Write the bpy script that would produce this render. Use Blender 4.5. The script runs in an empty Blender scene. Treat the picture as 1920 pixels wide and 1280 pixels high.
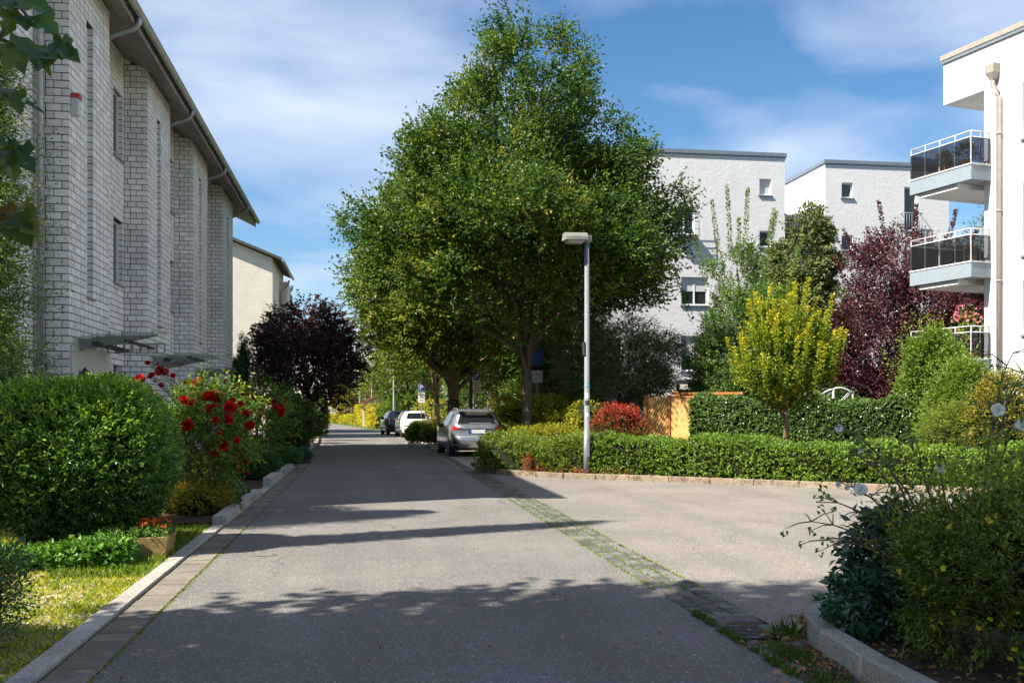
import bpy, math, random
import numpy as np
from mathutils import Vector, Matrix
R = math.radians
rng = np.random.default_rng(11)
random.seed(5)
scene = bpy.context.scene
COL = scene.collection

# ------------------------------------------------------------------ camera
cam_d = bpy.data.cameras.new('camera')
cam_d.sensor_width = 36.0
cam_d.lens = 35.0
cam_d.shift_y = 128.0/1920.0
cam_d.clip_end = 3000.0
cam_d.clip_start = 0.05
cam = bpy.data.objects.new('camera', cam_d)
COL.objects.link(cam)
TH = math.atan2(276.0, 1867.0)
cam.location = (0, 0, 1.55)
cam.rotation_euler = (R(90), 0, -TH)
scene.camera = cam

# ------------------------------------------------------------------ sun and sky
SUN_EL, SUN_AZ = R(48.0), R(20.0)
SV = Vector((-math.cos(SUN_AZ)*math.cos(SUN_EL), -math.sin(SUN_AZ)*math.cos(SUN_EL), math.sin(SUN_EL)))
sun_d = bpy.data.lights.new('sun', 'SUN')
sun_d.energy = 5.0
sun_d.angle = R(0.53)
sun_d.color = (1.0, 0.94, 0.84)
sun = bpy.data.objects.new('sun', sun_d)
COL.objects.link(sun)
sun.location = (-30, -10, 40)
sun.rotation_euler = SV.to_track_quat('Z', 'Y').to_euler()

world = bpy.data.worlds.new('World')
scene.world = world
world.use_nodes = True
wt = world.node_tree
wt.nodes.clear()
def wn(t, **k):
    n = wt.nodes.new(t)
    for a, b in k.items():
        setattr(n, a, b)
    return n
w_out = wn('ShaderNodeOutputWorld')
w_bg = wn('ShaderNodeBackground')
sky = wn('ShaderNodeTexSky', sky_type='NISHITA', sun_disc=False)
sky.sun_elevation = SUN_EL
sky.sun_rotation = math.atan2(SV.x, SV.y)
sky.air_density = 1.0
sky.dust_density = 0.4
sky.ozone_density = 3.0
# soft stratocumulus: noise on the cloud layer's plane (direction / height)
tc = wn('ShaderNodeTexCoord')
sep = wn('ShaderNodeSeparateXYZ')
wt.links.new(tc.outputs['Generated'], sep.inputs[0])
zc = wn('ShaderNodeMath', operation='MAXIMUM'); zc.inputs[1].default_value = 0.02
wt.links.new(sep.outputs['Z'], zc.inputs[0])
za = wn('ShaderNodeMath', operation='ADD'); za.inputs[1].default_value = 0.16
wt.links.new(zc.outputs[0], za.inputs[0])
dx = wn('ShaderNodeMath', operation='DIVIDE'); dy = wn('ShaderNodeMath', operation='DIVIDE')
wt.links.new(sep.outputs['X'], dx.inputs[0]); wt.links.new(za.outputs[0], dx.inputs[1])
wt.links.new(sep.outputs['Y'], dy.inputs[0]); wt.links.new(za.outputs[0], dy.inputs[1])
cmb = wn('ShaderNodeCombineXYZ')
wt.links.new(dx.outputs[0], cmb.inputs[0]); wt.links.new(dy.outputs[0], cmb.inputs[1])
mp = wn('ShaderNodeMapping')
mp.inputs['Location'].default_value = (9.9, 1.1, 0.0)
mp.inputs['Rotation'].default_value = (0, 0, R(14))
mp.inputs['Scale'].default_value = (1.0, 1.15, 1.0)
wt.links.new(cmb.outputs[0], mp.inputs[0])
n1 = wn('ShaderNodeTexNoise'); n1.inputs['Scale'].default_value = 1.25
n1.inputs['Detail'].default_value = 6.0; n1.inputs['Roughness'].default_value = 0.48
n1.inputs['Distortion'].default_value = 0.25
wt.links.new(mp.outputs[0], n1.inputs[0])
cr = wn('ShaderNodeValToRGB')
cr.color_ramp.elements[0].position = 0.41; cr.color_ramp.elements[0].color = (0, 0, 0, 1)
cr.color_ramp.elements[1].position = 0.70; cr.color_ramp.elements[1].color = (1, 1, 1, 1)
wt.links.new(n1.outputs['Fac'], cr.inputs[0])
cf = wn('ShaderNodeMath', operation='MULTIPLY'); cf.inputs[1].default_value = 0.72
wt.links.new(cr.outputs[0], cf.inputs[0])
mixc = wn('ShaderNodeMixRGB'); mixc.inputs[2].default_value = (6.2, 6.7, 7.7, 1)
wt.links.new(cf.outputs[0], mixc.inputs[0])
hs = wn('ShaderNodeHueSaturation'); hs.inputs['Saturation'].default_value = 1.22; hs.inputs['Value'].default_value = 0.98
wt.links.new(sky.outputs[0], hs.inputs['Color'])
wt.links.new(hs.outputs[0], mixc.inputs[1])
wt.links.new(mixc.outputs[0], w_bg.inputs[0])
w_bg.inputs[1].default_value = 0.066
wt.links.new(w_bg.outputs[0], w_out.inputs[0])

vs = scene.view_settings
vs.view_transform = 'Standard'
vs.look = 'None'
vs.gamma = 1.0
vs.use_curve_mapping = False
vs.exposure = 1.3
scene.cycles.max_bounces = 8
scene.cycles.transparent_max_bounces = 8
scene.cycles.caustics_reflective = False
scene.cycles.caustics_refractive = False

# ------------------------------------------------------------------ material helpers
class NT:
    def __init__(self, name):
        self.m = bpy.data.materials.new(name)
        self.m.use_nodes = True
        self.t = self.m.node_tree
        self.t.nodes.clear()
        self.out = self.n('ShaderNodeOutputMaterial')
    def n(self, t, **k):
        n = self.t.nodes.new(t)
        for a, b in k.items():
            setattr(n, a, b)
        return n
    def l(self, a, b):
        self.t.links.new(a, b)
    def noise(self, scale, detail=4, rough=0.55, vec=None):
        n = self.n('ShaderNodeTexNoise')
        n.inputs['Scale'].default_value = scale
        n.inputs['Detail'].default_value = detail
        n.inputs['Roughness'].default_value = rough
        self.l(vec if vec is not None else self.pos(), n.inputs['Vector'])
        return n.outputs['Fac']
    def pos(self):
        if not hasattr(self, '_p'):
            self._p = self.n('ShaderNodeNewGeometry')
        return self._p.outputs['Position']
    def ramp(self, fac, stops):
        r = self.n('ShaderNodeValToRGB')
        e = r.color_ramp.elements
        while len(e) < len(stops):
            e.new(0.5)
        for i, (p, c) in enumerate(stops):
            e[i].position = p
            e[i].color = (*c, 1) if len(c) == 3 else c
        self.l(fac, r.inputs[0])
        return r.outputs[0]
    def mix(self, f, a, b, mode='MIX'):
        x = self.n('ShaderNodeMixRGB', blend_type=mode)
        for s, v in ((x.inputs[0], f), (x.inputs[1], a), (x.inputs[2], b)):
            if isinstance(v, (int, float)):
                s.default_value = v
            elif isinstance(v, tuple):
                s.default_value = (*v, 1)
            else:
                self.l(v, s)
        return x.outputs[0]
    def math(self, op, a, b=None):
        x = self.n('ShaderNodeMath', operation=op)
        for s, v in ((x.inputs[0], a), (x.inputs[1], b)):
            if v is None:
                continue
            if isinstance(v, (int, float)):
                s.default_value = v
            else:
                self.l(v, s)
        return x.outputs[0]
    def bsdf(self, col, rough=0.7, spec=0.3, metal=0.0, bump=None, strength=0.3, dist=0.01):
        b = self.n('ShaderNodeBsdfPrincipled')
        if isinstance(col, tuple):
            b.inputs['Base Color'].default_value = (*col, 1)
        else:
            self.l(col, b.inputs['Base Color'])
        if isinstance(rough, (int, float)):
            b.inputs['Roughness'].default_value = rough
        else:
            self.l(rough, b.inputs['Roughness'])
        b.inputs['Specular IOR Level'].default_value = spec
        b.inputs['Metallic'].default_value = metal
        if bump is not None:
            bp = self.n('ShaderNodeBump')
            bp.inputs['Strength'].default_value = strength
            bp.inputs['Distance'].default_value = dist
            self.l(bump, bp.inputs['Height'])
            self.l(bp.outputs[0], b.inputs['Normal'])
        self.b = b
        return b.outputs[0]
    def done(self, s):
        self.l(s, self.out.inputs[0])
        return self.m

def sc(c, k):
    return tuple(min(1.0, x*k) for x in c)

MATS = {}
def plain(name, col, rough=0.6, spec=0.3, metal=0.0, var=0.12, scale=6.0, bump=0.15, bscale=60.0):
    if name in MATS:
        return MATS[name]
    t = NT(name)
    n = t.noise(scale, 5)
    c = t.ramp(n, [(0.3, sc(col, 1-var)), (0.7, sc(col, 1+var))])
    MATS[name] = t.done(t.bsdf(c, rough, spec, metal, t.noise(bscale, 4) if bump else None, bump, 0.004))
    return MATS[name]

GAIN = 1.6
def leafmat(name, stops, trans=0.32, rough=0.45, spec=0.35, warm=(1.25, 1.15, 0.55)):
    if not name.startswith('petal'):
        stops = [(p, sc(c, GAIN)) for p, c in stops]
        trans = trans+.06
    t = NT(name)
    a = t.n('ShaderNodeAttribute', attribute_name='tint')
    c = t.ramp(a.outputs['Fac'], stops)
    s1 = t.bsdf(c, rough, spec)
    tr = t.n('ShaderNodeBsdfTranslucent')
    t.l(t.mix(1.0, c, warm, 'MULTIPLY'), tr.inputs[0])
    mx = t.n('ShaderNodeMixShader'); mx.inputs[0].default_value = trans
    t.l(s1, mx.inputs[1]); t.l(tr.outputs[0], mx.inputs[2])
    MATS[name] = t.done(mx.outputs[0])
    return MATS[name]

# asphalt: grey with light chippings and worn, faintly patched tone
def asphalt(name, base):
    t = NT(name)
    big = t.ramp(t.noise(0.5, 6, 0.62), [(0.3, sc(base, 0.82)), (0.7, sc(base, 1.16))])
    # lengthwise wear from tyres
    mp_ = t.n('ShaderNodeMapping'); mp_.inputs['Scale'].default_value = (1.6, 0.07, 1)
    t.l(t.pos(), mp_.inputs[0])
    big = t.mix(1.0, big, t.ramp(t.noise(1.0, 4, 0.5, mp_.outputs[0]), [(0.3, (0.88,)*3), (0.7, (1.1,)*3)]), 'MULTIPLY')
    v = t.n('ShaderNodeTexVoronoi'); v.inputs['Scale'].default_value = 95.0
    t.l(t.pos(), v.inputs['Vector'])
    chips = t.ramp(v.outputs['Color'], [(0.0, (0.5,)*3), (0.5, (0.95,)*3), (0.84, (1.15,)*3), (0.95, (2.6,)*3)])
    c = t.mix(1.0, big, chips, 'MULTIPLY')
    fine = t.ramp(t.noise(300, 2, 0.7), [(0.3, (0.62,)*3), (0.7, (1.35,)*3)])
    c = t.mix(1.0, c, fine, 'MULTIPLY')
    # dark oil and damp stains
    st = t.ramp(t.noise(1.3, 3, 0.5), [(0.64, (0,)*3), (0.74, (0.30,)*3)])
    c = t.mix(st, c, sc(base, 0.55))
    # hairline cracks, only here and there
    vc_ = t.n('ShaderNodeTexVoronoi', feature='DISTANCE_TO_EDGE'); vc_.inputs['Scale'].default_value = 0.42
    wob = t.n('ShaderNodeVectorMath', operation='ADD'); nz = t.n('ShaderNodeTexNoise'); nz.inputs['Scale'].default_value = 2.5; nz.inputs['Detail'].default_value = 5
    t.l(t.pos(), nz.inputs['Vector']); t.l(t.pos(), wob.inputs[0])
    sc_ = t.n('ShaderNodeVectorMath', operation='SCALE'); sc_.inputs['Scale'].default_value = 0.35; t.l(nz.outputs['Color'], sc_.inputs[0]); t.l(sc_.outputs[0], wob.inputs[1])
    t.l(wob.outputs[0], vc_.inputs['Vector'])
    ck = t.math('MULTIPLY', t.ramp(vc_.outputs['Distance'], [(0.0, (1,)*3), (0.006, (0,)*3)]), t.ramp(t.noise(0.35, 2), [(0.5, (0,)*3), (0.6, (0.8,)*3)]))
    c = t.mix(ck, c, sc(base, 0.3))
    return t.done(t.bsdf(c, 0.82, 0.25, 0, v.outputs['Distance'], 0.35, 0.006))
M_ASPH = asphalt('asphalt', (0.172, 0.158, 0.141))
M_ASPH2 = asphalt('asphalt_side', (0.205, 0.184, 0.158))

def stone(name, c1, c2, scale=90, rough=0.85, moss=None, big=0.15):
    t = NT(name)
    v = t.n('ShaderNodeTexVoronoi'); v.inputs['Scale'].default_value = scale
    t.l(t.pos(), v.inputs['Vector'])
    c = t.ramp(v.outputs['Color'], [(0.1, c1), (0.9, c2)])
    oi = t.n('ShaderNodeObjectInfo')
    c = t.mix(1.0, c, t.ramp(oi.outputs['Random'], [(0, (1-big,)*3), (1, (1+big,)*3)]), 'MULTIPLY')
    c = t.mix(1.0, c, t.ramp(t.noise(3.0, 5), [(0.3, (0.8,)*3), (0.7, (1.15,)*3)]), 'MULTIPLY')
    if moss:
        c = t.mix(t.ramp(t.noise(9, 5, 0.7), [(0.5, (0,)*3), (0.62, (1,)*3)]), c, moss)
    return t.done(t.bsdf(c, rough, 0.2, 0, t.noise(150, 4), 0.4, 0.004))
M_KERB = stone('kerb_stone', (0.24, 0.22, 0.19), (0.50, 0.46, 0.40), 120)
M_KERB2 = stone('kerb_sand', (0.22, 0.165, 0.115), (0.34, 0.275, 0.205), 90, 0.9, (0.13, 0.10, 0.06))
M_SLAB = stone('gutter_slab', (0.15, 0.130, 0.105), (0.22, 0.19, 0.155), 60)
M_SETT = stone('sett_stone', (0.09, 0.086, 0.08), (0.17, 0.155, 0.135), 45, 0.75, None, 0.3)
M_PAVER = stone('paver', (0.30, 0.24, 0.17), (0.40, 0.33, 0.24), 60)
M_SOIL = stone('soil', (0.05, 0.035, 0.022), (0.10, 0.07, 0.045), 35, 0.95)
M_MOSS = stone('moss_joint', (0.05, 0.060, 0.015), (0.11, 0.12, 0.025), 50, 0.95)
M_GROUND = stone('ground_grass', (0.05, 0.075, 0.02), (0.09, 0.12, 0.03), 12, 0.95)

def brickmat(name, col):
    t = NT(name)
    g = t.n('ShaderNodeNewGeometry'); oi = t.n('ShaderNodeObjectInfo')
    f = t.math('FRACT', t.math('ADD', g.outputs['Random Per Island'], oi.outputs['Random']))
    c = t.ramp(f, [(0, sc(col, 0.86)), (0.5, col), (1, sc(col, 1.1))])
    c = t.mix(1.0, c, t.ramp(t.noise(25, 5), [(0.25, (0.93,)*3), (0.75, (1.04,)*3)]), 'MULTIPLY')
    # rain streaks and grime
    mp_ = t.n('ShaderNodeMapping'); mp_.inputs['Scale'].default_value = (3, 3, 0.25)
    t.l(t.pos(), mp_.inputs[0])
    c = t.mix(t.ramp(t.noise(1.0, 6, 0.6, mp_.outputs[0]), [(0.55, (0,)*3), (0.8, (0.22,)*3)]), c, (0.45, 0.42, 0.37))
    return t.done(t.bsdf(c, 0.8, 0.25, 0, t.noise(70, 5), 0.35, 0.004))
M_BRICK = brickmat('white_brick', (0.85, 0.81, 0.775))
M_MORTAR = plain('dark_mortar', (0.075, 0.07, 0.066), 0.95, 0.1)

def render_wall(name, col, var=0.05):
    t = NT(name)
    c = t.ramp(t.noise(1.2, 6, 0.6), [(0.3, sc(col, 1-var)), (0.7, sc(col, 1+var*0.5))])
    mp_ = t.n('ShaderNodeMapping'); mp_.inputs['Scale'].default_value = (1.6, 1.6, 0.12)
    t.l(t.pos(), mp_.inputs[0])
    c = t.mix(t.ramp(t.noise(1.0, 5, 0.6, mp_.outputs[0]), [(0.58, (0,)*3), (0.85, (0.25,)*3)]), c, sc(col, 0.6))
    h = t.math('ADD', t.noise(7, 5, 0.6), t.math('MULTIPLY', t.noise(90, 3), 0.5))
    return t.done(t.bsdf(c, 0.9, 0.15, 0, h, 0.5, 0.02))
M_WHITE = render_wall('white_render', (0.68, 0.675, 0.67))
M_CREAM = render_wall('cream_render', (0.72, 0.65, 0.56), 0.08)
M_RENDER = render_wall('porch_render', (0.62, 0.60, 0.54))
M_ZINC = plain('zinc', (0.36, 0.38, 0.39), 0.45, 0.5, 0.6, 0.18, 9)
M_ZINCPALE = plain('pale_gutter', (0.46, 0.45, 0.38), 0.55, 0.4, 0.1, 0.18, 5)
M_BEIGEPIPE = plain('beige_pipe', (0.33, 0.29, 0.245), 0.5, 0.4, 0.0)
M_WOODSOFF = plain('grey_wood', (0.30, 0.26, 0.215), 0.8, 0.2, 0, 0.25, 3.0, 0.3, 30)
M_WOODOR = plain('fence_wood', (0.66, 0.37, 0.12), 0.7, 0.25, 0, 0.2, 7.0, 0.3, 40)
M_WOODRED = plain('fence_frame', (0.42, 0.15, 0.04), 0.65, 0.3, 0, 0.2, 8)
M_LAMPHEAD = plain('lamp_head', (0.25, 0.24, 0.205), 0.55, 0.4, 0.1, 0.2, 9)
M_DARKMET = plain('dark_metal', (0.055, 0.06, 0.065), 0.5, 0.4, 0.3)
M_GALV = plain('galvanised', (0.20, 0.215, 0.225), 0.5, 0.5, 0.3, 0.2, 22)
M_WHITEMET = plain('white_metal', (0.58, 0.58, 0.575), 0.4, 0.5)
M_BLUEGREY = plain('blue_grey_panel', (0.24, 0.285, 0.32), 0.6, 0.3, 0, 0.06)
M_SLATE = plain('slate_trim', (0.16, 0.19, 0.22), 0.55, 0.4)
M_ROOF = plain('roof_tile', (0.10, 0.085, 0.075), 0.85, 0.2, 0, 0.3, 10)
M_REDTILE = plain('red_roof', (0.32, 0.10, 0.06), 0.85, 0.2, 0, 0.2, 6)
M_REDBRICK = plain('red_brick', (0.30, 0.115, 0.07), 0.9, 0.1, 0, 0.25, 9)
M_FRAME = plain('window_frame', (0.72, 0.73, 0.72), 0.4, 0.4, 0, 0.04)
M_SILL = plain('sill', (0.30, 0.29, 0.27), 0.7, 0.3)
M_SHUT = plain('roller_shutter', (0.55, 0.56, 0.57), 0.6, 0.3, 0, 0.05)
M_SIGNWHITE = plain('sign_white', (0.78, 0.78, 0.76), 0.4, 0.4, 0, 0.03)
M_SIGNBLUE = plain('sign_blue', (0.012, 0.075, 0.35), 0.35, 0.5, 0, 0.03)
M_INK = plain('ink', (0.03, 0.03, 0.035), 0.6, 0.2)
M_TERRA = plain('terracotta', (0.40, 0.17, 0.09), 0.8, 0.2)
M_TROUGH = stone('trough', (0.22, 0.15, 0.06), (0.36, 0.25, 0.11), 40, 0.9)
M_REDPL = plain('red_plastic', (0.55, 0.03, 0.03), 0.4, 0.5)
M_GREENTARP = plain('green_tarp', (0.02, 0.27, 0.20), 0.6, 0.3)
M_BRASS = plain('brass', (0.5, 0.4, 0.2), 0.4, 0.5, 0.5)

def glassmat(name, tint, alpha, rough=0.03):
    t = NT(name)
    b = t.bsdf(tint, rough, 0.6)
    tr = t.n('ShaderNodeBsdfTransparent'); tr.inputs[0].default_value = (*sc(tint, 1.6), 1) if max(tint) > 0.4 else (0.55, 0.56, 0.57, 1)
    mx = t.n('ShaderNodeMixShader'); mx.inputs[0].default_value = alpha
    t.l(tr.outputs[0], mx.inputs[1]); t.l(b, mx.inputs[2])
    return t.done(mx.outputs[0])
M_GLASS = plain('window_glass', (0.02, 0.028, 0.035), 0.05, 0.8, 0, 0.05, 2, 0)
M_SMOKE = glassmat('smoked_glass', (0.05, 0.05, 0.055), 0.2)
M_CANOPY = glassmat('canopy_glass', (0.50, 0.54, 0.51), 0.22, 0.1)

def bark(name, c1, c2):
    t = NT(name)
    mp_ = t.n('ShaderNodeMapping'); mp_.inputs['Scale'].default_value = (9, 9, 1.6)
    t.l(t.pos(), mp_.inputs[0])
    n = t.noise(2.2, 6, 0.65, mp_.outputs[0])
    return t.done(t.bsdf(t.ramp(n, [(0.3, c1), (0.7, c2)]), 0.9, 0.15, 0, n, 0.7, 0.03))
M_BARK = bark('bark', (0.075, 0.055, 0.04), (0.17, 0.13, 0.10))
M_BARK2 = bark('bark_warm', (0.13, 0.08, 0.045), (0.27, 0.18, 0.11))
M_TWIG = bark('twig', (0.11, 0.085, 0.06), (0.24, 0.19, 0.13))
M_TWIGPALE = bark('twig_pale', (0.26, 0.19, 0.11), (0.44, 0.36, 0.24))
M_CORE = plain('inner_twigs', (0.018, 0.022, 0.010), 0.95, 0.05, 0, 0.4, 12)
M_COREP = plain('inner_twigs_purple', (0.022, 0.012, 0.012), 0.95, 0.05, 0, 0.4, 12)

# leaf colours
L_TREE = leafmat('leaf_hornbeam', [(0, (0.017, 0.045, 0.009)), (0.4, (0.042, 0.088, 0.013)), (0.75, (0.085, 0.135, 0.018)), (0.93, (0.145, 0.175, 0.025)), (1, (0.23, 0.20, 0.03))])
L_TREE2 = leafmat('leaf_hornbeam_far', [(0, (0.028, 0.055, 0.009)), (0.5, (0.078, 0.122, 0.015)), (0.85, (0.165, 0.195, 0.024)), (1, (0.24, 0.22, 0.03))])
L_MID = leafmat('leaf_mid', [(0, (0.020, 0.050, 0.012)), (0.5, (0.050, 0.095, 0.020)), (1, (0.13, 0.18, 0.035))])
L_PEAR = leafmat('leaf_pear', [(0, (0.026, 0.050, 0.014)), (0.5, (0.060, 0.098, 0.030)), (1, (0.15, 0.20, 0.08))], 0.2, 0.45, 0.35)
L_SPIKY = leafmat('leaf_spiky', [(0, (0.022, 0.058, 0.014)), (0.5, (0.055, 0.115, 0.026)), (1, (0.14, 0.20, 0.05))])
L_CYP = leafmat('leaf_cypress', [(0, (0.040, 0.060, 0.016)), (0.5, (0.085, 0.110, 0.034)), (1, (0.17, 0.19, 0.065))], 0.15, 0.6)
L_GOLD = leafmat('leaf_gold', [(0, (0.030, 0.070, 0.010)), (0.4, (0.075, 0.130, 0.014)), (0.7, (0.22, 0.24, 0.018)), (1, (0.48, 0.38, 0.015))])
L_PLUM = leafmat('leaf_plum', [(0, (0.022, 0.008, 0.010)), (0.5, (0.055, 0.018, 0.022)), (1, (0.13, 0.05, 0.05))], 0.2, 0.35, 0.5, (1.3, 0.7, 0.7))
L_MAPLE = leafmat('leaf_dark_maple', [(0, (0.014, 0.008, 0.009)), (0.5, (0.038, 0.016, 0.019)), (0.85, (0.085, 0.038, 0.040)), (1, (0.07, 0.085, 0.03))], 0.2, 0.35, 0.5, (1.4, 0.6, 0.6))
L_YEW = leafmat('leaf_yew', [(0, (0.014, 0.042, 0.010)), (0.4, (0.044, 0.108, 0.024)), (0.7, (0.10, 0.20, 0.030)), (1, (0.25, 0.36, 0.035))], 0.2, 0.4, 0.45)
L_HEDGE = leafmat('leaf_hedge', [(0, (0.032, 0.068, 0.010)), (0.5, (0.085, 0.150, 0.016)), (1, (0.19, 0.26, 0.025))], 0.25)
L_IVY = leafmat('leaf_ivy', [(0, (0.024, 0.055, 0.014)), (0.5, (0.065, 0.120, 0.028)), (1, (0.17, 0.23, 0.06))], 0.2, 0.32, 0.6)
L_IVYBR = leafmat('leaf_ivy_bright', [(0, (0.035, 0.090, 0.012)), (0.5, (0.085, 0.180, 0.022)), (1, (0.20, 0.30, 0.04))], 0.25, 0.4)
L_YELHEDGE = leafmat('leaf_yellow_hedge', [(0, (0.09, 0.11, 0.012)), (0.5, (0.26, 0.25, 0.016)), (1, (0.58, 0.46, 0.02))])
L_LIME = leafmat('leaf_lime', [(0, (0.035, 0.070, 0.010)), (0.5, (0.090, 0.150, 0.018)), (1, (0.20, 0.26, 0.03))])
L_COVER = leafmat('leaf_cover', [(0, (0.035, 0.065, 0.010)), (0.5, (0.105, 0.155, 0.018)), (0.9, (0.22, 0.24, 0.025)), (1, (0.28, 0.10, 0.035))])
L_RUST = leafmat('leaf_rust', [(0, (0.10, 0.030, 0.014)), (0.5, (0.20, 0.075, 0.030)), (1, (0.30, 0.17, 0.05))])
L_RED = leafmat('leaf_photinia', [(0, (0.030, 0.055, 0.014)), (0.35, (0.065, 0.095, 0.022)), (0.55, (0.17, 0.030, 0.014)), (1, (0.36, 0.030, 0.018))], 0.2)
L_ROSE = leafmat('leaf_rose', [(0, (0.028, 0.070, 0.016)), (0.5, (0.085, 0.155, 0.026)), (0.85, (0.20, 0.27, 0.03)), (1, (0.38, 0.37, 0.04))], 0.3)
L_AZAL = leafmat('leaf_azalea', [(0, (0.06, 0.055, 0.012)), (0.4, (0.16, 0.15, 0.02)), (0.8, (0.30, 0.25, 0.02)), (1, (0.34, 0.10, 0.03))])
L_CONIF = leafmat('leaf_conifer', [(0, (0.018, 0.052, 0.012)), (0.5, (0.052, 0.115, 0.020)), (1, (0.19, 0.26, 0.04))], 0.2, 0.5)
L_BIG = leafmat('leaf_big', [(0, (0.020, 0.050, 0.014)), (0.5, (0.045, 0.100, 0.020)), (0.85, (0.09, 0.10, 0.02)), (1, (0.11, 0.035, 0.015))], 0.4, 0.35, 0.5)
L_POT = leafmat('leaf_potentilla', [(0, (0.020, 0.045, 0.010)), (0.5, (0.065, 0.110, 0.018)), (1, (0.17, 0.22, 0.028))], 0.25)
L_LAUREL = leafmat('leaf_laurel', [(0, (0.012, 0.040, 0.022)), (0.5, (0.022, 0.065, 0.034)), (1, (0.05, 0.11, 0.05))], 0.12, 0.25, 0.7)
L_GRASS = leafmat('grass_blade', [(0, (0.06, 0.11, 0.010)), (0.5, (0.15, 0.21, 0.016)), (1, (0.36, 0.33, 0.03))], 0.3, 0.6)
L_DGRASS = leafmat('grass_green', [(0, (0.03, 0.065, 0.010)), (1, (0.09, 0.15, 0.02))], 0.3, 0.6)
L_DARKHEDGE = leafmat('leaf_dark_hedge', [(0, (0.030, 0.018, 0.012)), (0.6, (0.065, 0.034, 0.02)), (1, (0.13, 0.06, 0.035))])
P_RED = leafmat('petal_red', [(0, (0.30, 0.004, 0.006)), (1, (0.72, 0.020, 0.016))], 0.2, 0.5, 0.2, (1.2, 0.5, 0.5))
P_WHITE = leafmat('petal_white', [(0, (0.66, 0.66, 0.62)), (1, (0.82, 0.82, 0.80))], 0.25, 0.6, 0.2, (1, 1, 1))
P_YEL = leafmat('petal_yellow', [(0, (0.62, 0.47, 0.02)), (1, (0.80, 0.68, 0.05))], 0.25, 0.6, 0.2, (1, 1, .6))
P_ORANGE = leafmat('petal_orange', [(0, (0.55, 0.10, 0.02)), (1, (0.78, 0.24, 0.03))], 0.2, 0.6, 0.2, (1, 1, .6))
P_PINK = leafmat('petal_pink', [(0, (0.55, 0.08, 0.12)), (1, (0.80, 0.35, 0.38))], 0.2, 0.6, 0.2, (1, 1, 1))
L_DEAD = leafmat('dead_leaf', [(0, (0.09, 0.045, 0.02)), (1, (0.30, 0.17, 0.08))], 0.1, 0.8, 0.1)

# ------------------------------------------------------------------ object helpers
def link(o, parent=None):
    COL.objects.link(o)
    if parent is not None:
        o.parent = parent
    return o
def tag(o, label=None, cat=None, group=None, kind=None):
    if label: o['label'] = label
    if cat: o['category'] = cat
    if group: o['group'] = group
    if kind: o['kind'] = kind
    return o
def thing(name, label, cat, loc=(0, 0, 0), rz=0.0, group=None):
    o = bpy.data.objects.new(name, None)
    o.empty_display_size = 0.1
    o.location = loc
    o.rotation_euler = (0, 0, rz)
    link(o)
    return tag(o, label, cat, group)
def np_mesh(name, V, F, smooth=False):
    """V (n,3), F (m,k) all faces with k corners"""
    V = np.asarray(V, dtype=np.float32); F = np.asarray(F, dtype=np.int32)
    me = bpy.data.meshes.new(name)
    me.vertices.add(len(V)); me.vertices.foreach_set('co', V.ravel())
    m, k = F.shape
    me.loops.add(m*k); me.loops.foreach_set('vertex_index', F.ravel())
    me.polygons.add(m)
    me.polygons.foreach_set('loop_start', np.arange(0, m*k, k, dtype=np.int32))
    me.polygons.foreach_set('loop_total', np.full(m, k, dtype=np.int32))
    me.polygons.foreach_set('use_smooth', np.full(m, bool(smooth), dtype=bool))
    me.update(calc_edges=True)
    return me

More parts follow.
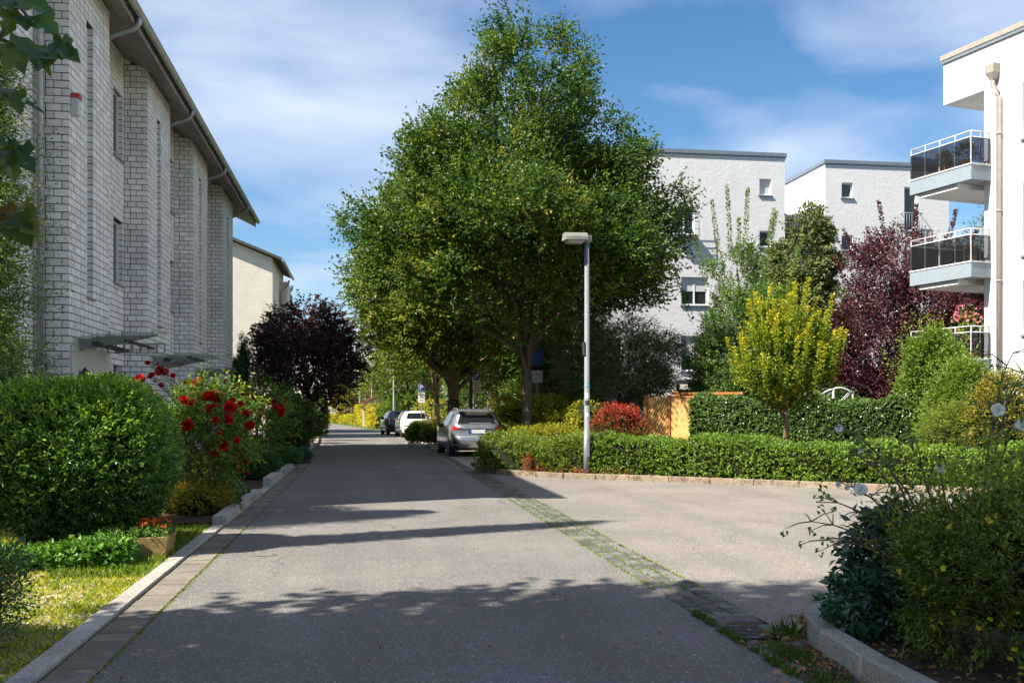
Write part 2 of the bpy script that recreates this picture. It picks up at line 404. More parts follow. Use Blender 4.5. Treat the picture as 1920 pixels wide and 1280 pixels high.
class MB:
    """collects polygons of one part"""
    def __init__(self):
        self.v = []; self.f = []; self.sm = []
    def poly(self, pts, smooth=False):
        i = len(self.v)
        self.v += [tuple(p) for p in pts]
        self.f.append(tuple(range(i, i+len(pts)))); self.sm.append(smooth)
        return self
    def box(self, x0, x1, y0, y1, z0, z1):
        i = len(self.v)
        self.v += [(x0,y0,z0),(x1,y0,z0),(x1,y1,z0),(x0,y1,z0),(x0,y0,z1),(x1,y0,z1),(x1,y1,z1),(x0,y1,z1)]
        for q in ((3,2,1,0),(4,5,6,7),(0,1,5,4),(1,2,6,5),(2,3,7,6),(3,0,4,7)):
            self.f.append(tuple(i+k for k in q)); self.sm.append(False)
        return self
    def obox(self, c, ax, ay, az):
        """oriented box: centre and three half-axis vectors"""
        c, ax, ay, az = map(Vector, (c, ax, ay, az))
        i = len(self.v)
        for sz in (-1, 1):
            for sx, sy in ((-1,-1),(1,-1),(1,1),(-1,1)):
                self.v.append(tuple(c+ax*sx+ay*sy+az*sz))
        for q in ((3,2,1,0),(4,5,6,7),(0,1,5,4),(1,2,6,5),(2,3,7,6),(3,0,4,7)):
            self.f.append(tuple(i+k for k in q)); self.sm.append(False)
        return self
    def prism(self, pts, z0, z1):
        """vertical prism over a plan polygon (counter-clockwise)"""
        i = len(self.v); n = len(pts)
        self.v += [(p[0], p[1], z0) for p in pts] + [(p[0], p[1], z1) for p in pts]
        self.f.append(tuple(range(i+n-1, i-1, -1))); self.f.append(tuple(range(i+n, i+2*n)))
        self.sm += [False, False]
        for k in range(n):
            a, b = k, (k+1) % n
            self.f.append((i+a, i+b, i+n+b, i+n+a)); self.sm.append(False)
        return self
    def tube(self, pts, rad, n=8, caps=True):
        pts = [Vector(p) for p in pts]
        if not isinstance(rad, (list, tuple)):
            rad = [rad]*len(pts)
        i = len(self.v)
        up = Vector((0.13, 0.21, 0.97))
        for k, p in enumerate(pts):
            d = (pts[min(k+1, len(pts)-1)] - pts[max(k-1, 0)])
            if d.length < 1e-9: d = Vector((0,0,1))
            d.normalize()
            a = d.cross(up)
            if a.length < 0.05: a = d.cross(Vector((1, 0, 0)))
            a.normalize(); b = d.cross(a)
            for j in range(n):
                t = 2*math.pi*j/n
                self.v.append(tuple(p + (a*math.cos(t)+b*math.sin(t))*rad[k]))
        for k in range(len(pts)-1):
            for j in range(n):
                j2 = (j+1) % n
                self.f.append((i+k*n+j, i+k*n+j2, i+(k+1)*n+j2, i+(k+1)*n+j)); self.sm.append(True)
        if caps:
            self.f.append(tuple(i+j for j in range(n-1, -1, -1))); self.sm.append(False)
            self.f.append(tuple(i+(len(pts)-1)*n+j for j in range(n))); self.sm.append(False)
        return self
    def build(self, name, mat, parent=None, bevel=0.0):
        me = bpy.data.meshes.new(name)
        me.from_pydata(self.v, [], self.f)
        me.polygons.foreach_set('use_smooth', self.sm)
        me.materials.append(mat)
        me.update()
        o = bpy.data.objects.new(name, me)
        link(o, parent)
        if bevel:
            m = o.modifiers.new('bevel', 'BEVEL'); m.width = bevel; m.segments = 2; m.limit_method = 'ANGLE'
        return o
def struct(o):
    o['kind'] = 'structure'
    return o

# ------------------------------------------------------------------ foliage helpers
def unit(a):
    return a/np.maximum(np.linalg.norm(a, axis=-1, keepdims=True), 1e-9)
def rnd(n):
    return rng.normal(size=(n, 3))
UP = np.array([0.0, 0.0, 1.0])
class Leaves:
    def __init__(self):
        self.V = []; self.T = []
    def add(self, P, D, N, L, W, tint, fold=0.22, droop=0.12):
        n = len(P)
        if n == 0: return self
        D = unit(D); S = unit(np.cross(N, D)); N = np.cross(D, S)
        L = np.broadcast_to(np.asarray(L, float), (n,))[:, None]; W = np.broadcast_to(np.asarray(W, float), (n,))[:, None]
        mid = P + D*L*0.45
        v = np.stack([P, mid+S*W*0.5+N*W*fold, P+D*L-N*L*droop, mid-S*W*0.5+N*W*fold], axis=1)
        self.V.append(v.reshape(-1, 3)); self.T.append(np.clip(np.broadcast_to(tint, (n,)), 0, 1))
        return self
    def build(self, name, mat, parent=None):
        V = np.concatenate(self.V); T = np.concatenate(self.T)
        n = len(T)
        b = np.arange(n)[:, None]*4
        F = np.concatenate([b+np.array([[0, 1, 2]]), b+np.array([[0, 2, 3]])], axis=1).reshape(-1, 3)
        me = np_mesh(name, V, F)
        at = me.attributes.new('tint', 'FLOAT', 'FACE')
        at.data.foreach_set('value', np.repeat(T, 2).astype(np.float32))
        me.materials.append(mat)
        o = bpy.data.objects.new(name, me)
        return link(o, parent)
def sprays(lv, C, U, length, k, L, W, tint, spread=0.8, jit=0.35, flat=0.55, tip_tint=0.0, nb=None):
    """leafy twigs: k leaves alternating along each twig"""
    n = len(C); U = unit(U)
    length = np.broadcast_to(np.asarray(length, float), (n,)); tint = np.broadcast_to(np.asarray(tint, float), (n,))
    S = unit(np.cross(U, UP) + rnd(n)*0.45)
    for j in range(k):
        t = (j+0.7)/k
        sgn = 1.0 if j % 2 else -1.0
        P = C + U*(length*t)[:, None] + rnd(n)*(0.05*length)[:, None]
        w = spread*(1.0-0.55*t)
        D = U*(1.0-w*0.55) + S*(sgn*w) + rnd(n)*jit - UP*0.12
        N = UP*flat + rnd(n)*0.5 + U*0.1 if nb is None else UP*flat*0.6 + nb*0.42 + rnd(n)*0.5
        lv.add(P, D, N, L*rng.uniform(0.75, 1.2, n), W*rng.uniform(0.75, 1.2, n), tint + rng.normal(0, 0.12, n) + tip_tint*t)
def sphere_dirs(n, up_bias=0.0):
    d = rnd(n); d[:, 2] += up_bias
    return unit(d)
def lump(d, seed, amp=0.12, freq=3.0):
    """smooth bumpiness over directions"""
    r2 = np.random.default_rng(seed)
    o = np.zeros(len(d))
    for i in range(6):
        k = r2.normal(size=3)*freq*(0.6+0.25*i); o += np.sin(d@k + r2.uniform(0, 6.28))/(1+0.4*i)
    return 1.0 + amp*o*0.6
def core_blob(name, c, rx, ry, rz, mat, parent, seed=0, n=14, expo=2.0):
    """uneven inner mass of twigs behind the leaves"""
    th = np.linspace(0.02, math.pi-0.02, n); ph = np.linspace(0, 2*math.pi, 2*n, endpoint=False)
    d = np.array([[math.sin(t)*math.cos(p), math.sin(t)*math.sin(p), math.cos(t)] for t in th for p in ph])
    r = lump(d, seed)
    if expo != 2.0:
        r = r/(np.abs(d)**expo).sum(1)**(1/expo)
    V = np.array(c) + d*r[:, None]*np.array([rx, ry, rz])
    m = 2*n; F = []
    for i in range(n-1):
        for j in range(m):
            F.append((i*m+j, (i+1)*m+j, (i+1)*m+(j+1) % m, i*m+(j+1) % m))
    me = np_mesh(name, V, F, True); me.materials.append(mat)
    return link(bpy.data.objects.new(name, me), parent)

def shrub(name, label, cat, loc, size, n, mat, k=6, L=0.05, W=0.028, tw=0.12, seed=1, expo=2.0, up=0.25, core=0.82, coremat=None, tint=(0.1, 0.75), group=None, amp=0.12, stems=0, tip_tint=0.0, shoots=0, tophi=0.0, spread=0.8, undercut=0.0, flat=.55):
    """rounded bush standing on the ground: leaves on twigs over a twiggy core; size = (rx, ry, height)"""
    rx, ry, h = size
    n = int(n*1.35)
    t = thing(name, label, cat, loc, 0, group)
    lv = Leaves()
    d = sphere_dirs(int(n*1.25), 0.25)
    d = d[d[:, 2] > -0.8][:n]; n = len(d)
    r = lump(d, seed, amp)
    if expo != 2.0:
        r = r/(np.abs(d)**expo).sum(1)**(1/expo)
    rr = r*(1-0.22*rng.random(n)**2)
    P = np.array([0, 0, h/2]) + d*rr[:, None]*np.array([rx, ry, h/2])
    P[:, :2] *= (1-undercut*np.clip(1-P[:, 2]/(h*.55), 0, 1)**1.5)[:, None]
    P[:, 2] = np.maximum(P[:, 2], 0.02)
    U = d*np.array([1/rx, 1/ry, 2/h])
    U = unit(unit(U) + UP*up + rnd(n)*0.35)
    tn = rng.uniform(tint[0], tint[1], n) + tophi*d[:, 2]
    sprays(lv, P-U*tw*0.5, U, tw*rng.uniform(0.7, 1.3, n), k, L, W, tn, tip_tint=tip_tint, spread=spread, nb=d, flat=flat)
    if shoots:
        dd = sphere_dirs(shoots, 1.2); dd = dd[dd[:, 2] > 0.1]; m = len(dd)
        Pq = np.array([0, 0, h/2]) + dd*np.array([rx, ry, h/2])*0.95
        sprays(lv, Pq, unit(UP*1.0+dd*0.6+rnd(m)*0.25), tw*2.2*rng.uniform(0.6, 1.3, m), k+5, L, W, np.full(m, tint[1]), tip_tint=tip_tint)
    lv.build('foliage', mat, t)
    if core:
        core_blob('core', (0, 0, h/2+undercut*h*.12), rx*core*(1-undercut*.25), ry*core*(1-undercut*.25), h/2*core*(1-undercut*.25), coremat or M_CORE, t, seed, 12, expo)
    b = MB()
    for i in range(max(stems, 3)):
        a = i*2.4+seed
        b.tube([(0.08*math.cos(a), 0.08*math.sin(a), -0.02), (rx*0.3*math.cos(a), ry*0.3*math.sin(a), h*0.3), (rx*0.6*math.cos(a), ry*0.6*math.sin(a), h*0.62)], [0.02, 0.014, 0.008], 5)
    b.build('stems', M_TWIG, t)
    return t

def hedge(name, label, path, width, h, n, mat, L=0.05, W=0.03, tw=0.10, k=5, tint=(0.1, 0.8), amp=0.05, coremat=None, z0=0.0, group=None, top=0.35, up=0.35, wob=0.5):
    """clipped hedge along a polyline"""
    path = np.array(path, float)
    t = thing(name, label, 'hedge', (path[0][0], path[0][1], z0), 0, group)
    o = np.array([path[0][0], path[0][1]])
    seg = np.linalg.norm(np.diff(path, axis=0), axis=1); cum = np.concatenate([[0], np.cumsum(seg)]); tot = cum[-1]
    def pt(s):
        return np.stack([np.interp(s, cum, path[:, 0]), np.interp(s, cum, path[:, 1])], 1)-o
    def nrm(s):
        e = pt(np.minimum(s+0.05, tot)) - pt(np.maximum(s-0.05, 0)); e = e/np.maximum(np.linalg.norm(e, axis=1, keepdims=True), 1e-9)
        return np.stack([-e[:, 1], e[:, 0]], 1), e
    s = rng.uniform(-0.02*0, tot, n)
    which = rng.random(n); per = 2*h+width
    P = np.zeros((n, 3)); D = np.zeros((n, 3))
    nn, ee = nrm(s); c = pt(s)
    pf = h/per*1.0
    a = which < pf; b_ = (which >= pf) & (which < 2*pf); tp = which >= 2*pf
    bump = 1 + amp*(np.sin(s*2.1+1)+np.sin(s*5.3+0.4)*0.6+np.sin(s*0.7))
    zz = rng.random(n)*h
    off = width/2*(1+amp*np.sin(s*3.1+zz*4)*1.2+amp*np.sin(s*7.7+zz*9)*0.8)
    off = off*np.where(zz > 0.8*h, 1-0.25*((zz-0.8*h)/(0.2*h))**2, 1)
    lat = np.where(a, -off, np.where(b_, off, rng.uniform(-0.48, 0.48, n)*width))
    P[:, :2] = c + nn*lat[:, None]
    P[:, 2] = np.where(tp, h*bump - 0.1*h*(np.abs(lat)/(width/2))**4, zz*bump)
    D[:, :2] = nn*np.where(a, -1, np.where(b_, 1, 0))[:, None]; D[:, 2] = np.where(tp, 1, up)
    # end caps
    m = int(n*width/(2*tot)*0.9)+8
    for sd in (0.0, tot):
        n0, e0 = nrm(np.full(m, sd)); q = np.zeros((m, 3)); q[:, :2] = pt(np.full(m, sd)) + n0*rng.uniform(-0.5, 0.5, m)[:, None]*width
        q[:, 2] = rng.random(m)*h; dq = np.zeros((m, 3)); dq[:, :2] = e0*(-1 if sd == 0 else 1); dq[:, 2] = up
        P = np.concatenate([P, q]); D = np.concatenate([D, dq])
    n2 = len(P)
    P = P + rnd(n2)*0.02
    U = unit(D + rnd(n2)*wob)
    lv = Leaves()
    cl = 0.5+0.5*np.sin(P[:, 0]*1.7+P[:, 1]*1.1)*np.sin(P[:, 2]*2.3+P[:, 0]*0.6)
    tn = tint[0]+(tint[1]-tint[0])*np.clip(0.65*rng.random(n2)+0.35*cl, 0, 1)
    sprays(lv, P-U*tw*0.6, U, tw*rng.uniform(0.7, 1.35, n2), k, L, W, tn, flat=top, nb=unit(D+1e-6))
    lv.build('foliage', mat, t)
    ns = max(2, int(tot/0.6)+1); ss = np.linspace(0.03, tot-0.03, ns); cc = pt(ss); n3, _ = nrm(ss)
    V = []; F = []
    for i in range(ns):
        w2 = width/2-0.07; hh = (h-0.08)*(1+amp*math.sin(ss[i]*2.1+1))
        for lx, lz in ((-w2, 0.0), (-w2, hh*0.85), (-w2*0.8, hh), (w2*0.8, hh), (w2, hh*0.85), (w2, 0.0)):
            V.append((cc[i][0]+n3[i][0]*lx, cc[i][1]+n3[i][1]*lx, lz))
    for i in range(ns-1):
        for j in range(5):
            F.append((i*6+j, (i+1)*6+j, (i+1)*6+j+1, i*6+j+1))
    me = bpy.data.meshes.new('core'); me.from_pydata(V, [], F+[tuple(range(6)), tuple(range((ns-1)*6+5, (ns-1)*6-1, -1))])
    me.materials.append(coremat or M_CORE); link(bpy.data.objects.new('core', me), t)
    return t

def bez(a, b, c, n):
    a, b, c = map(np.array, (a, b, c))
    return [tuple(a*(1-t)**2+b*2*t*(1-t)+c*t*t) for t in np.linspace(0, 1, n)]

def tree(name, label, loc, env, trunk_h, trunk_r, nclump, cr, nspray, mat, k=9, L=0.09, W=0.045, tw=0.5, barkm=None, seed=3, off=(0, 0), limbs=16, up=0.3, tint=(0.05, 0.85), group=None, flat=0.75, lean=(0, 0), inner=0.42, fork=None, tip_tint=0.0, squash=0.8, leaders=3, cat='tree', droop=0.0, fill=True, dents=0.25, spikes=(), spike_k=22, spike_w=.17, ysq=1.0):
    """env: list of (z, radius); crown of leafy twigs gathered in clumps at the limb ends"""
    global rng
    keep = rng; rng = np.random.default_rng(seed)
    t = thing(name, label, cat, loc, 0, group)
    ez = np.array([e[0] for e in env], float); er = np.array([e[1] for e in env], float)
    zs = np.linspace(ez[0], ez[-1], 200); rs = np.interp(zs, ez, er)
    w = rs**1.3+0.05*rs.max(); w /= w.sum()
    z = rng.choice(zs, nclump, p=w)
    ph = np.arange(nclump)*2.39996 + rng.normal(0, 0.4, nclump)
    rmax = np.interp(z, ez, er)*(1+dents*np.sin(ph*3+z*1.3+seed)*0.5+rng.normal(0, dents*0.28, nclump))
    fr = inner+(1-inner)*rng.random(nclump)**0.6
    crad = cr*rng.uniform(0.7, 1.25, nclump)*(0.45+0.55*np.clip(rmax/er.max(), 0, 1))
    rad = np.maximum(rmax*fr - crad*0.55*(fr), 0.03)
    zf = (z-ez[0])/(ez[-1]-ez[0])
    C = np.stack([off[0]*zf+lean[0]*zf+rad*np.cos(ph), off[1]*zf+lean[1]*zf+rad*np.sin(ph)*ysq, z], 1)
    lv = Leaves()
    cnt = np.maximum(3, (nspray*crad**2/np.sum(crad**2)).astype(int))
    idx = np.repeat(np.arange(nclump), cnt); n = len(idx)
    out = C[idx].copy(); out[:, 2] = 0; out[:, 0] -= (off[0]+lean[0])*zf[idx]; out[:, 1] -= (off[1]+lean[1])*zf[idx]; out = unit(out+1e-6)
    d = unit(sphere_dirs(n, 0.25)+out*0.45)
    P = C[idx] + d*(crad[idx]*rng.uniform(0.35, 1.0, n)**0.7)[:, None]*np.array([1, 1, squash])
    U = unit(d*0.55+out*0.5+UP*up+rnd(n)*0.28)
    ct = rng.normal(0, 0.10, nclump)
    tn = rng.uniform(tint[0], tint[1], n)+ct[idx]
    sprays(lv, P, U, tw*rng.uniform(0.55, 1.25, n), k, L, W, tn, flat=flat, tip_tint=tip_tint, nb=unit(d+out*.3))
    for (sx_, sy_, sz_, sl_) in spikes:
        m = int(120*sl_); tt = rng.random(m)**.8
        ax_ = unit(np.array([[sx_*.22, sy_*.22, 1.0]]))[0]
        a_ = rng.uniform(0, 6.283, m); ra = spike_w*(1-tt*.8)*rng.uniform(.4, 1, m)
        o2 = np.stack([np.cos(a_), np.sin(a_), np.zeros(m)], 1)
        P2 = np.array([sx_, sy_, sz_])+ax_*(sl_*tt)[:, None]+o2*(ra*.4)[:, None]
        lv.add(P2, o2+UP*rng.uniform(.2, 1.1, m)[:, None], UP*.6+o2*-.3+rnd(m)*.5, L*rng.uniform(.8, 1.2, m), W*rng.uniform(.8, 1.2, m), tint[1]*.8+tip_tint*tt*1.2+rng.normal(0, .1, m))
    lv.build('crown', mat, t)
    bm_ = barkm or M_BARK
    b = MB()
    fk = fork or trunk_h
    top = ez[-1]*0.9
    tp = [(0, 0, -0.05), (0.01, 0, trunk_h*0.3), (0.03*trunk_h*0.3, 0.0, trunk_h*0.7), (0, 0, trunk_h)]
    b.tube(tp, [trunk_r*1.35, trunk_r*1.0, trunk_r*0.92, trunk_r*0.85], 12)
    b.build('trunk', bm_, t)
    lb = MB()
    zt = np.linspace(trunk_h, top, 7)
    for q in range(leaders):
        a = q*2.1+seed
        sprd = 0.0 if q == 0 else 0.22*er.max()
        pts = [(0, 0, trunk_h-0.3)]+[(sprd*math.cos(a)*(i/6)**0.8+off[0]*i/6+0.08*math.sin(i*1.7+q), sprd*math.sin(a)*(i/6)**0.8+off[1]*i/6, zz_) for i, zz_ in enumerate(zt*(1 if q == 0 else 0.9)+0*q)]
        pts = [pts[0]]+pts[2:]
        lb.tube(pts, [trunk_r*(0.75 if q == 0 else 0.5)*(1-i/len(pts)*0.88) for i in range(len(pts))], 7)
    order = rng.permutation(nclump)[:limbs]
    for i in order:
        c = C[i]; zb = max(fk*0.85, trunk_h*0.8 + 0.35*(c[2]-trunk_h)) if c[2] > trunk_h else trunk_h*0.85
        zb = min(zb, c[2]*0.93)
        s_ = (off[0]*(zb/ez[-1])*0.5, off[1]*(zb/ez[-1])*0.5, zb)
        m_ = (c[0]*0.35, c[1]*0.35, zb+(c[2]-zb)*0.35)
        r0 = trunk_r*(0.42 if c[2] < ez[-1]*0.55 else 0.26)
        lb.tube(bez(s_, m_, c, 7), [r0*(1-0.14*j) for j in range(7)], 6)
    lb.build('limbs', bm_, t)
    rng = keep
    return t
# ================================================================== SETTING: ground, roads, kerbs
def xL(y): return -1.55-0.0009*max(0.0, y-30.0)**2
def xR(y): return 2.45-0.0009*max(0.0, y-30.0)**2
struct(MB().poly([(-500, -200, -0.03), (500, -200, -0.03), (500, 900, -0.03), (-500, 900, -0.03)]).build('ground', M_GROUND))
ys = [-12.0]+list(np.arange(0, 30, 5.0))+list(np.arange(30, 140, 4.0))
m = MB()
for a, b in zip(ys[:-1], ys[1:]):
    m.poly([(xL(a), a, 0), (xR(a)+0.02, a, 0), (xR(b)+0.02, b, 0), (xL(b), b, 0)])
struct(m.build('road', M_ASPH))
# right-hand kerb line of the side road
KR = [(2.86, 25.6), (3.05, 24.3), (3.44, 23.3), (4.47, 22.1), (5.76, 21.25), (8.63, 18.9), (11.5, 16.4), (16.0, 12.6), (24.0, 6.0), (40.0, -6.0)]
m = MB()
m.poly([(2.9, -12, 0.0), (40, -12, 0.0), (40, -6, 0.0)]+[(x, y, 0.0) for x, y in KR[::-1][1:]]+[(2.9, 25.6, 0.0)])
struct(m.build('side_road', M_ASPH2))

# cobbled gutter between street and side road: three rows of setts
gut = struct(MB().poly([(2.47, -2, -0.012), (2.90, -2, -0.012), (2.90, 25.6, -0.012), (2.47, 25.6, -0.012)]).build('gutter_bed', M_MOSS))
sett_me = []
for q in range(6):
    r2 = np.random.default_rng(q)
    a, b, h = 0.5, 0.5, 1.0
    j = r2.uniform(-0.06, 0.06, (4, 2)); e = 0.10
    lo = [(-a+j[0][0], -b+j[0][1]), (a+j[1][0], -b+j[1][1]), (a+j[2][0], b+j[2][1]), (-a+j[3][0], b+j[3][1])]
    V = [(x, y, 0) for x, y in lo]+[(x, y, h*0.7) for x, y in lo]+[(x*(1-2*e), y*(1-2*e), h+r2.uniform(-.1, .1)) for x, y in lo]
    F = [(0, 1, 5, 4), (1, 2, 6, 5), (2, 3, 7, 6), (3, 0, 4, 7), (4, 5, 9, 8), (5, 6, 10, 9), (6, 7, 11, 10), (7, 4, 8, 11), (8, 9, 10, 11)]
    me = bpy.data.meshes.new('sett'); me.from_pydata(V, [], F); me.materials.append(M_SETT); sett_me.append(me)
rest = MB(); cnt = 0
GRY0, GRY1 = 6.42, 6.86      # drain grate
for row in range(3):
    y = 4.3+random.uniform(0, .1)
    while y < 25.4:
        ln = random.uniform(0.135, 0.185)
        if not (y+ln > GRY0 and y < GRY1):
            cx, cy = 2.545+row*0.142+random.uniform(-.006, .006), y+ln/2
            if cnt < 300 and y < 4.3+16.2:
                o = bpy.data.objects.new('sett', sett_me[random.randrange(6)])
                o.location = (cx, cy, -0.03); o.scale = (0.136, ln-0.009, 0.034+random.uniform(-.005, .006)); o.rotation_euler = (random.uniform(-.03, .03), random.uniform(-.03, .03), random.uniform(-.05, .05))
                link(o, gut); cnt += 1
            else:
                rest.box(cx-.063, cx+.063, y+.007, y+ln-.007, -0.02, 0.004+random.uniform(-.004, .004))
        y += ln
tag(rest.build('setts_beyond', M_SETT, gut), kind='stuff')
# drain grate lying in the gutter
g = thing('drain_grate', 'slotted iron drain grate set in the cobbled gutter', 'drain', (2.68, (GRY0+GRY1)/2, 0.0))
m = MB(); m.box(-.22, .22, -.20, -.17, -.03, .006); m.box(-.22, .22, .17, .20, -.03, .006); m.box(-.22, -.18, -.17, .17, -.03, .0055); m.box(.10, .22, -.17, .17, -.03, .0055)
m.build('frame', M_DARKMET, g)
for i in range(8):
    MB().box(-.18, .10, -.155+i*.042, -.135+i*.042, -.025, .004).build('bar', M_DARKMET, g)
MB().box(-.21, .21, -.19, .19, -.12, -.06).build('sump', M_INK, g)
# round manhole cover on the street
mh = thing('manhole_cover', 'round iron manhole cover in the shaded street', 'manhole', (0.55, 27.0, 0.0))
m = MB(); N_ = 28
m.poly([(0.30*math.cos(i*2*math.pi/N_), 0.30*math.sin(i*2*math.pi/N_), 0.006) for i in range(N_)]); m.build('lid', M_DARKMET, mh)
m = MB()
for i in range(N_):
    a, b = i*2*math.pi/N_, (i+1)*2*math.pi/N_
    m.poly([(0.31*math.cos(a), 0.31*math.sin(a), .006), (0.40*math.cos(a), 0.40*math.sin(a), .004), (0.40*math.cos(b), 0.40*math.sin(b), .004), (0.31*math.cos(b), 0.31*math.sin(b), .006)])
m.build('ring', M_KERB, mh)
vc = thing('valve_cover', 'small speckled oval valve cover near the left kerb', 'valve cover', (-1.05, 10.9, 0.0))
m = MB(); m.poly([(0.13*math.cos(i*.3142), 0.10*math.sin(i*.3142), 0.005) for i in range(20)]); m.build('lid', M_SETT, vc)

# left slab gutter and kerb
lg = struct(MB().poly([(-1.86, -2, -0.013), (-1.53, -2, -0.013), (-1.53, 34, -0.013), (-1.86, 34, -0.013)]).build('slab_gutter_bed', M_MOSS))
slab = MB().box(-.5, .5, -.5, .5, -1, 0); sm_ = bpy.data.meshes.new('slab'); sm_.from_pydata(slab.v, [], slab.f); sm_.materials.append(M_SLAB)
y = 3.6
while y < 33.5:
    o = bpy.data.objects.new('gutter_slab', sm_); o.location = (-1.695, y+.12, 0.004+random.uniform(-.003, .003)); o.scale = (0.265, 0.232, 0.05); o.rotation_euler = (random.uniform(-.012, .012), random.uniform(-.01, .01), random.uniform(-.008, .008))
    link(o, lg); y += 0.242
lgf = MB()
for a, b in zip(np.arange(34, 98, 4.0), np.arange(38, 102, 4.0)):
    lgf.poly([(xL(a)-.30, a, .003), (xL(a)+.0, a, .003), (xL(b)+.0, b, .003), (xL(b)-.30, b, .003)])
struct(lgf.build('slab_gutter_far', M_SLAB))
kr = bpy.data.objects.new('kerb', None); link(kr); struct(kr)
def kstone(mb_or_parent, p, q, w, z1, mat, name='kerb_stone', z0=-0.06, bev=0.008):
    p = Vector((p[0], p[1], 0)); q = Vector((q[0], q[1], 0)); d = (q-p); L_ = d.length; d.normalize(); n = Vector((-d.y, d.x, 0))
    p = p+d*.005; q = q-d*.005
    m = MB(); c = (p+q)/2+Vector((0, 0, (z0+z1)/2))
    m.obox(c, d*((q-p).length/2), n*(w/2), Vector((0, 0, (z1-z0)/2)))
    return m.build(name, mat, mb_or_parent, bev)
y = 3.0
while y < 13.6:          # dropped kerb beside the turf paving
    kstone(kr, (-1.935, y), (-1.935, min(y+1.0, 13.7)), 0.15, 0.022, M_KERB); y += 1.0
for a, b, z in ((13.75, 14.75, .13), (14.75, 15.75, .135), (15.75, 16.7, .12), (16.7, 17.7, .12), (17.7, 18.6, .11), (18.6, 19.9, .02), (19.9, 20.4, .02), (20.4, 21.9, .19), (21.9, 23.3, .185), (23.3, 23.8, .03), (23.8, 25.3, .15), (25.3, 27.0, .15), (27.0, 27.6, .03), (27.6, 29.3, .17), (29.3, 30.8, .17), (30.8, 31.6, .04), (31.6, 33.6, .15), (33.6, 36, .13), (36, 39, .13), (39, 42, .12), (42, 46, .12), (46, 50, .12), (50, 56, .12), (56, 62, .12), (62, 70, .12), (70, 80, .12)):
    wd = 0.17 if z > .05 else .15
    kstone(kr, (xL(a)-.385, a), (xL(b)-.385, b), wd, z, M_KERB)
# kerb of the side road
kr2 = bpy.data.objects.new('kerb_side_road', None); link(kr2); struct(kr2)
for (a, b) in zip(KR[:-3], KR[1:-2]):
    L_ = math.dist(a, b); n = max(1, round(L_/1.0))
    for i in range(n):
        p = [a[k]+(b[k]-a[k])*i/n for k in (0, 1)]; q = [a[k]+(b[k]-a[k])*(i+1)/n for k in (0, 1)]
        kstone(kr2, p, q, 0.14, 0.125, M_KERB2, bev=0.012)
# raised planting bed behind that kerb
bed = [(x+.05, y+.06) for x, y in KR[:8]]
struct(MB().prism([(2.92, 27.6)]+bed[0:]+[(40, 12), (40, 62), (8.4, 62), (5.3, 44), (5.3, 27.6)], -0.02, 0.09).build('planting_bed', M_SOIL))
# bed of the right-hand front corner with its curved kerb
KC = [(2.86, 3.0), (2.84, 4.2), (2.86, 5.3), (2.93, 6.0), (3.05, 6.45), (3.30, 6.78), (3.75, 7.0), (4.4, 7.12), (5.4, 7.15), (7.0, 7.05)]
struct(MB().prism([(x+.06, y-.03) for x, y in KC][::-1]+[(2.9, -8), (9, -8), (9, 6.9)][0:], -0.02, 0.10).build('corner_bed', M_SOIL))
kr3 = bpy.data.objects.new('kerb_corner', None); link(kr3); struct(kr3)
for a, b in zip(KC[:-1], KC[1:]):
    kstone(kr3, a, b, 0.14, 0.155, M_KERB, bev=0.012)
# parking strip paved with small setts
pk = MB()
for a, b in zip(np.arange(25.5, 74, 3.0), np.arange(28.5, 77, 3.0)):
    pk.poly([(xR(a)+.02, a, .001), (xR(a)+2.9, a, .001), (xR(b)+2.9, b, .001), (xR(b)+.02, b, .001)])
struct(pk.build('parking_strip', M_PAVER))
pe = struct(MB().poly([(-9, -9, -.025), (-8.9, -9, -.025), (-8.9, -8.9, -.025)]).build('parking_edge', M_SETT))
ms = MB()
for i in range(2):
    y = 25.7
    while y < 60:
        ln = .16; ms.box(xR(y)+.06+i*.14, xR(y)+.19+i*.14, y+.007, y+ln-.007, -.02, .008+random.uniform(-.003, .004)); y += ln
tag(ms.build('edge_setts', M_SETT, pe), kind='stuff')
# left gardens: soil sheet, and the turf paving in front
struct(MB().poly([(-1.96, -8, -.012), (-1.96, 13.9, -.012), (-14, 13.9, -.012), (-14, -8, -.012)]).build('turf_bed', stone('turf_bed', (0.13, 0.13, 0.03), (0.30, 0.25, 0.10), 30, 0.95)))
gd = MB()
for a, b in zip(np.arange(13.9, 100, 4.0), np.arange(17.9, 104, 4.0)):
    gd.poly([(xL(a)-.46, a, .03), (xL(b)-.46, b, .03), (-5.6+min(0, xL(b)+1.55), b, .03), (-5.6+min(0, xL(a)+1.55), a, .03)])
struct(gd.build('garden_soil', M_SOIL))
